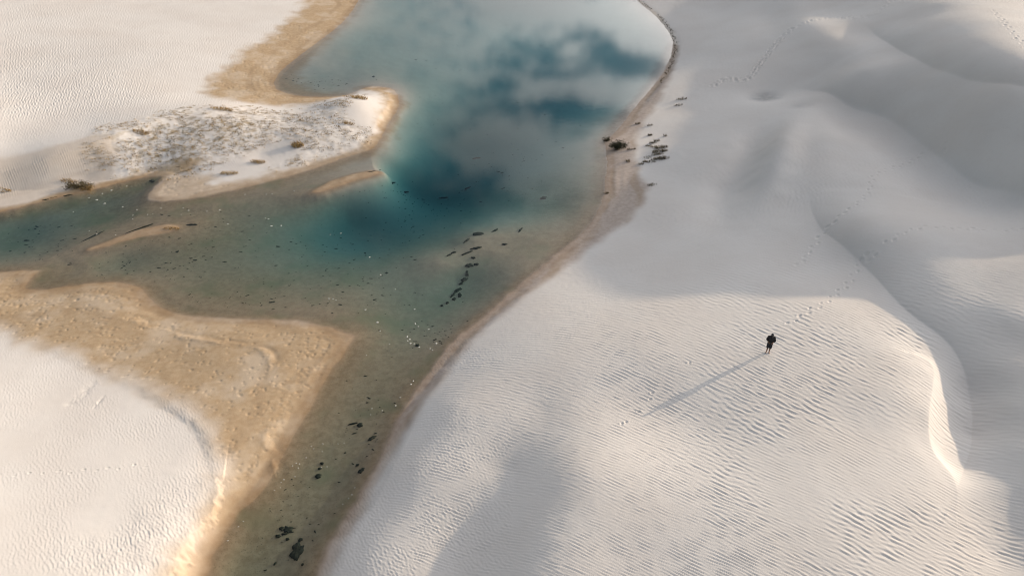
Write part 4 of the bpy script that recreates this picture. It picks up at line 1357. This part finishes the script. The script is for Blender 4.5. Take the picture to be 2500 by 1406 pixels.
# ------------------------------------------------------------------ foam
FG = 'white foam flecks floating on the lagoon'
FL = 'small white foam fleck floating on the lagoon'
FOAM = [(236, 488, 6, 2.5), (255, 497, 6, 2.5), (217, 483, 4, 1.6), (272, 465, 5, 2), (250, 473, 3, 2), (309, 455, 2.5, 1.5), (299, 506, 4, 1.5), (334, 512, 4, 1.6), (393, 509, 4, 1.6), (324, 526, 2.5, 2), (324, 535, 2.5, 2),
        (360, 524, 3, 1.5), (373, 522, 2, 1.2), (179, 518, 3, 2), (218, 564, 3, 1.6), (236, 572, 3, 1.5), (282, 574, 3, 1.4), (447, 508, 3, 1.6), (460, 514, 4, 2), (505, 516, 3, 1.5), (536, 513, 4, 2), (442, 524, 2, 1.2), (556, 547, 5, 2),
        (655, 535, 4, 1.6), (648, 533, 2.5, 1.4), (662, 552, 6, 2.2), (686, 551, 3.5, 2.5), (832, 570, 3, 1.8), (806, 573, 2.5, 1.2), (598, 475, 4, 1.6), (650, 475, 4, 1.2), (664, 474, 3, 1.2), (718, 467, 2.5, 1.3),
        (902, 628, 4.5, 2), (929, 671, 4, 2), (965, 706, 2.5, 3), (803, 729, 5, 2), (813, 730, 4, 2.2), (820, 733, 4, 2), (892, 756, 5, 2.5), (1012, 755, 3.5, 2.5), (921, 787, 7, 3.5), (928, 808, 3, 2.5), (1014, 790, 3.5, 4), (1021, 797, 4, 2), (1046, 804, 5, 2.2),
        (994, 822, 4, 4), (1000, 828, 4.5, 4), (1002, 838, 5, 3.5), (995, 832, 3.5, 3), (1011, 839, 3.5, 2.5), (1023, 847, 5, 2.5), (1065, 838, 5, 4), (1050, 851, 4, 2.5), (1056, 854, 3, 2), (951, 840, 3, 1.5), (895, 867, 3, 1.4),
        (1003, 938, 5, 3), (1009, 930, 3.5, 3), (977, 970, 4, 2), (966, 990, 3, 3), (908, 997, 2.5, 3), (905, 1012, 2, 2), (933, 1002, 2, 2.5),
        (788, 1083, 3, 2.5), (760, 1089, 3, 1.4), (766, 1095, 2, 2), (787, 1102, 3, 1.6), (825, 1083, 3, 1.2), (840, 1082, 3, 1.2), (747, 1117, 3, 2), (723, 1130, 3, 2), (731, 1132, 2, 3), (714, 1137, 2, 3), (728, 1142, 2, 3),
        (693, 1170, 3, 3), (686, 1177, 2.5, 2), (685, 1190, 2, 1.8), (670, 1196, 3, 1.8), (720, 1163, 3, 1.6), (784, 1141, 3, 1.6), (798, 1139, 3, 2), (594, 1272, 4, 2), (582, 1285, 4, 1.6), (556, 1319, 5, 2), (866, 1190, 3, 1.8), (859, 1207, 3, 2), (851, 1216, 2.5, 2), (837, 1230, 2, 2)]
def foam_area(px, py):
    if py > 1040: return 'in the near channel beside the tan bank' if px < 800 else 'in the near channel by the right shore'
    if py > 735 and px > 880: return 'where the lagoon narrows towards the near channel'
    if px < 420: return 'in the left channel above the smaller islet'
    if py < 600: return 'in the olive water between the two islets'
    return 'in the middle of the lagoon'


areas = {}
for q in sorted(FOAM):
    areas.setdefault(foam_area(q[0], q[1]), []).append(q)
for ar, lst in areas.items():
    for k, (px, py, w, h) in enumerate(lst):
        x, y = (float(q) for q in at(px, py, 0.0))
        rx, ry = mat_px(px, py, w * .52, h * .52)
        v, f = ragged(rx, ry, rnd, 12, .012, .55, rnd.uniform(-.3, .5))
        o = link('foam_fleck', pydata('foam_fleck', v, f, True), None, M_FOAM, (x, y, .006))
        tag(o, ordinal(k) + ' from the left of the foam flecks ' + ar, 'foam', FG)


# ------------------------------------------------------------------ the person
def capsule(bm_, a, b, ra, rb, seg=12):
    a = Vector(a); b = Vector(b)
    d = b - a; L = d.length
    d = d.normalized() if L > 1e-6 else Vector((0, 0, 1))
    u = d.orthogonal().normalized(); w = d.cross(u)
    rings = []
    prof = [(-1, 0)]
    rows_ = []
    for t in (-75, -45, -20, 0):
        rows_.append((a + d * ra * math.sin(R(t)), ra * math.cos(R(t))))
    for t in (0, 20, 45, 75):
        rows_.append((b + d * rb * math.sin(R(t)), rb * math.cos(R(t))))
    for c, r0 in rows_:
        rings.append([bm_.verts.new(c + (u * math.cos(6.283 * k / seg) + w * math.sin(6.283 * k / seg)) * r0) for k in range(seg)])
    for q in range(len(rings) - 1):
        for k in range(seg):
            bm_.faces.new((rings[q][k], rings[q][(k + 1) % seg], rings[q + 1][(k + 1) % seg], rings[q + 1][k]))
    bm_.faces.new(list(reversed(rings[0]))); bm_.faces.new(rings[-1])


def ellipsoid(bm_, c, r3, seg=16):
    res = bmesh.ops.create_uvsphere(bm_, u_segments=seg, v_segments=seg // 2, radius=1.0)
    for q in res['verts']:
        q.co = Vector((q.co.x * r3[0] + c[0], q.co.y * r3[1] + c[1], q.co.z * r3[2] + c[2]))


def fused(name, build, parent, mat, voxel):
    """one continuous surface grown from overlapping tapered limbs"""
    b_ = bmesh.new(); build(b_)
    me = bpy.data.meshes.new(name); b_.to_mesh(me); b_.free()
    tmp = bpy.data.objects.new(name, me); COL.objects.link(tmp)
    rm = tmp.modifiers.new('fuse', 'REMESH'); rm.mode = 'VOXEL'; rm.voxel_size = voxel; rm.use_smooth_shade = True
    sm = tmp.modifiers.new('soften', 'SMOOTH'); sm.iterations = 3; sm.factor = .5
    dg = bpy.context.evaluated_depsgraph_get()
    me2 = bpy.data.meshes.new_from_object(tmp.evaluated_get(dg))
    bpy.data.objects.remove(tmp, do_unlink=True)
    me2.name = name
    me2.materials.clear(); me2.materials.append(mat)
    return link(name, me2, parent)


M_SKIN = plain('skin', (0.22, 0.11, 0.065), (0.28, 0.15, 0.09), 8, .55)
M_SHIRT = plain('black_cloth', (0.018, 0.018, 0.021), (0.040, 0.039, 0.043), 14, .9)
M_SHORT = plain('dark_blue_cloth', (0.016, 0.018, 0.024), (0.03, 0.034, 0.042), 14, .9)
M_CAP = plain('cap_cloth', (0.05, 0.05, 0.056), (0.09, 0.09, 0.10), 14, .9)
M_BLACK = plain('black_plastic', (0.012, 0.012, 0.013), (0.02, 0.02, 0.021), 20, .4)
M_HAIR = plain('hair', (0.01, 0.008, 0.006), (0.025, 0.02, 0.015), 20, .6)
M_EYE = plain('eye', (0.03, 0.02, 0.015), (0.04, 0.03, 0.02), 20, .3)
M_SCREEN = plain('dark_glass', (0.02, 0.025, 0.03), (0.03, 0.035, 0.045), 4, .15)

fx_, fy_, fz_ = on_ground(1874, 860, 4.0)
face = math.atan2(-fx_, fy_) * 1.0
person = empty('person', (fx_, fy_, fz_), face * 0.8)
tag(person, 'person in black top and dark knee-length shorts standing barefoot on the rippled dune, head bowed', 'person')


def b_body(b_):
    capsule(b_, (0, .01, .98), (0, .02, 1.12), .125, .12)
    capsule(b_, (0, .02, 1.12), (0, .03, 1.34), .125, .135)
    for s in (-1, 1):
        capsule(b_, (0, .03, 1.36), (s * .16, .03, 1.40), .095, .065)
        capsule(b_, (s * .19, .03, 1.39), (s * .265, .02, 1.13), .055, .042)
        capsule(b_, (s * .265, .02, 1.13), (s * .135, -.21, 1.07), .042, .027)
        # palm
        capsule(b_, (s * .135, -.21, 1.07), (s * .095, -.275, 1.075), .027, .032)
        # four fingers curled under the controller, thumb on top
        for q, (dx_, ln) in enumerate(((.018, .040), (.004, .046), (-.010, .043), (-.024, .034))):
            k0 = Vector((s * (.095 + dx_ * .8), -.285 + abs(dx_) * .3, 1.068 - q * .006))
            k1 = k0 + Vector((-s * .012, -ln * .6, -.022)); k2 = k1 + Vector((-s * .016, ln * .25, -.022))
            capsule(b_, k0, k1, .0105, .0095, 8); capsule(b_, k1, k2, .0095, .008, 8)
        t0 = Vector((s * .115, -.24, 1.09)); t1 = Vector((s * .085, -.275, 1.108)); t2 = Vector((s * .068, -.30, 1.112))
        capsule(b_, t0, t1, .0125, .011, 8); capsule(b_, t1, t2, .011, .009, 8)
        # legs
        capsule(b_, (s * .08, .0, .93), (s * .082, -.005, .52), .088, .058)
        capsule(b_, (s * .082, -.005, .52), (s * .084, .03, .34), .056, .056)
        capsule(b_, (s * .084, .03, .34), (s * .088, .035, .09), .056, .036)
        capsule(b_, (s * .088, .045, .045), (s * .115, -.10, .030), .038, .032)
        for q in range(5):
            tx = s * (.088 + .016 * q); capsule(b_, (tx, -.10 + .008 * q, .022), (tx + s * .006, -.15 + .012 * q, .018), .013 - .001 * q, .010 - .0006 * q, 8)
    # neck and bowed head
    capsule(b_, (0, .03, 1.42), (0, -.02, 1.51), .058, .053)
    ellipsoid(b_, (0, -.035, 1.605), (.076, .098, .112))
    capsule(b_, (0, -.085, 1.55), (0, -.105, 1.535), .04, .03)
    capsule(b_, (0, -.128, 1.605), (0, -.150, 1.578), .010, .015, 8)
    capsule(b_, (-.03, -.112, 1.545), (.03, -.112, 1.545), .012, .012, 8)
    capsule(b_, (-.045, -.118, 1.628), (.045, -.118, 1.628), .012, .012, 8)
    for s in (-1, 1):
        capsule(b_, (s * .078, -.02, 1.615), (s * .078, -.015, 1.575), .014, .011, 8)


body = fused('body', b_body, person, M_SKIN, .0095)


def b_shirt(b_):
    capsule(b_, (0, .01, .99), (0, .02, 1.12), .152, .145)
    capsule(b_, (-.04, .02, 1.12), (-.06, .03, 1.33), .135, .13)
    capsule(b_, (.04, .02, 1.12), (.06, .03, 1.33), .135, .13)
    capsule(b_, (0, -.005, 1.02), (0, .0, 1.36), .155, .145)
    capsule(b_, (0, .03, 1.40), (0, .02, 1.44), .085, .068)
    for s in (-1, 1):
        capsule(b_, (0, .03, 1.36), (s * .17, .03, 1.40), .11, .08)
        capsule(b_, (s * .185, .03, 1.395), (s * .262, .02, 1.14), .088, .078)
        capsule(b_, (s * .262, .02, 1.14), (s * .215, -.07, 1.11), .076, .060)


fused('shirt', b_shirt, person, M_SHIRT, .014)


def b_shorts(b_):
    capsule(b_, (-.04, .01, .99), (.04, .01, .99), .135, .135)
    for s in (-1, 1):
        capsule(b_, (s * .075, .0, .95), (s * .088, -.003, .56), .122, .108)
        capsule(b_, (s * .088, -.003, .56), (s * .09, -.003, .48), .110, .098)


fused('shorts', b_shorts, person, M_SHORT, .014)


def b_hair(b_):
    ellipsoid(b_, (0, -.012, 1.625), (.083, .092, .108))


fused('hair', b_hair, person, M_HAIR, .012)
# cap: crown and peak
bm = bmesh.new()
bmesh.ops.create_uvsphere(bm, u_segments=20, v_segments=12, radius=1.0)
bmesh.ops.delete(bm, geom=[q for q in bm.verts if q.co.z < -.05], context='VERTS')
for q in bm.verts:
    q.co = Vector((q.co.x * .092, q.co.y * .108 - .03, q.co.z * .085 + 1.645 + q.co.y * .025))
me = bpy.data.meshes.new('cap_crown'); bm.to_mesh(me); bm.free()
me.polygons.foreach_set('use_smooth', np.ones(len(me.polygons), bool))
cap = link('cap', me, person, M_CAP)
v = []; f = []
for k in range(9):
    a = R(-70 + 17.5 * k)
    for r0, zz in ((.09, 1.632), (.165, 1.606)):
        for dz_ in (0, .008):
            v.append((math.sin(a) * r0 * .95, -.03 - math.cos(a) * r0 * 1.08, zz + dz_ - .01 * math.sin(a) ** 2))
for k in range(8):
    a = 4 * k; b = a + 4
    f += [(a, a + 2, b + 2, b), (a + 1, b + 1, b + 3, a + 3), (a + 2, a + 3, b + 3, b + 2), (a, b, b + 1, a + 1)]
f += [(0, 1, 3, 2), (32, 34, 35, 33)]
link('peak', pydata('peak', v, f), cap, M_BLACK)
for s in (-1, 1):
    bm = bmesh.new(); ellipsoid(bm, (s * .032, -.122, 1.612), (.011, .008, .008), 10)
    me = bpy.data.meshes.new('eye'); bm.to_mesh(me); bm.free()
    link('eye', me, body, M_EYE)

# hand-held controller, gripped in front of the waist
ctl = empty('remote_controller', (0, 0, 0))
ctl.location = (fx_, fy_, fz_)
ctl.rotation_euler = person.rotation_euler
tag(ctl, 'small black hand-held remote controller gripped in both hands at the waist of the person', 'controller')


def b_ctl(b_):
    capsule(b_, (-.06, -.285, 1.085), (.06, -.285, 1.085), .019, .019)
    for s in (-1, 1):
        capsule(b_, (s * .062, -.29, 1.085), (s * .078, -.255, 1.078), .021, .016)
    capsule(b_, (-.05, -.305, 1.088), (.05, -.305, 1.088), .016, .016)


fused('case', b_ctl, ctl, M_BLACK, .006)
v = [(-.055, -.318, 1.100), (.055, -.318, 1.100), (.055, -.352, 1.155), (-.055, -.352, 1.155), (-.055, -.324, 1.096), (.055, -.324, 1.096), (.055, -.358, 1.151), (-.055, -.358, 1.151)]
link('screen', pydata('screen', v, [(0, 1, 2, 3), (7, 6, 5, 4), (0, 4, 5, 1), (1, 5, 6, 2), (2, 6, 7, 3), (3, 7, 4, 0)]), ctl, M_SCREEN)
for s in (-1, 1):
    v = []; f = []
    tube(v, f, (s * .05, -.288, 1.10), (s * .05, -.288, 1.118), .005, .007, 8)
    f.append(tuple(range(8, 16)))
    link('stick', pydata('stick', v, f), ctl, M_BLACK)
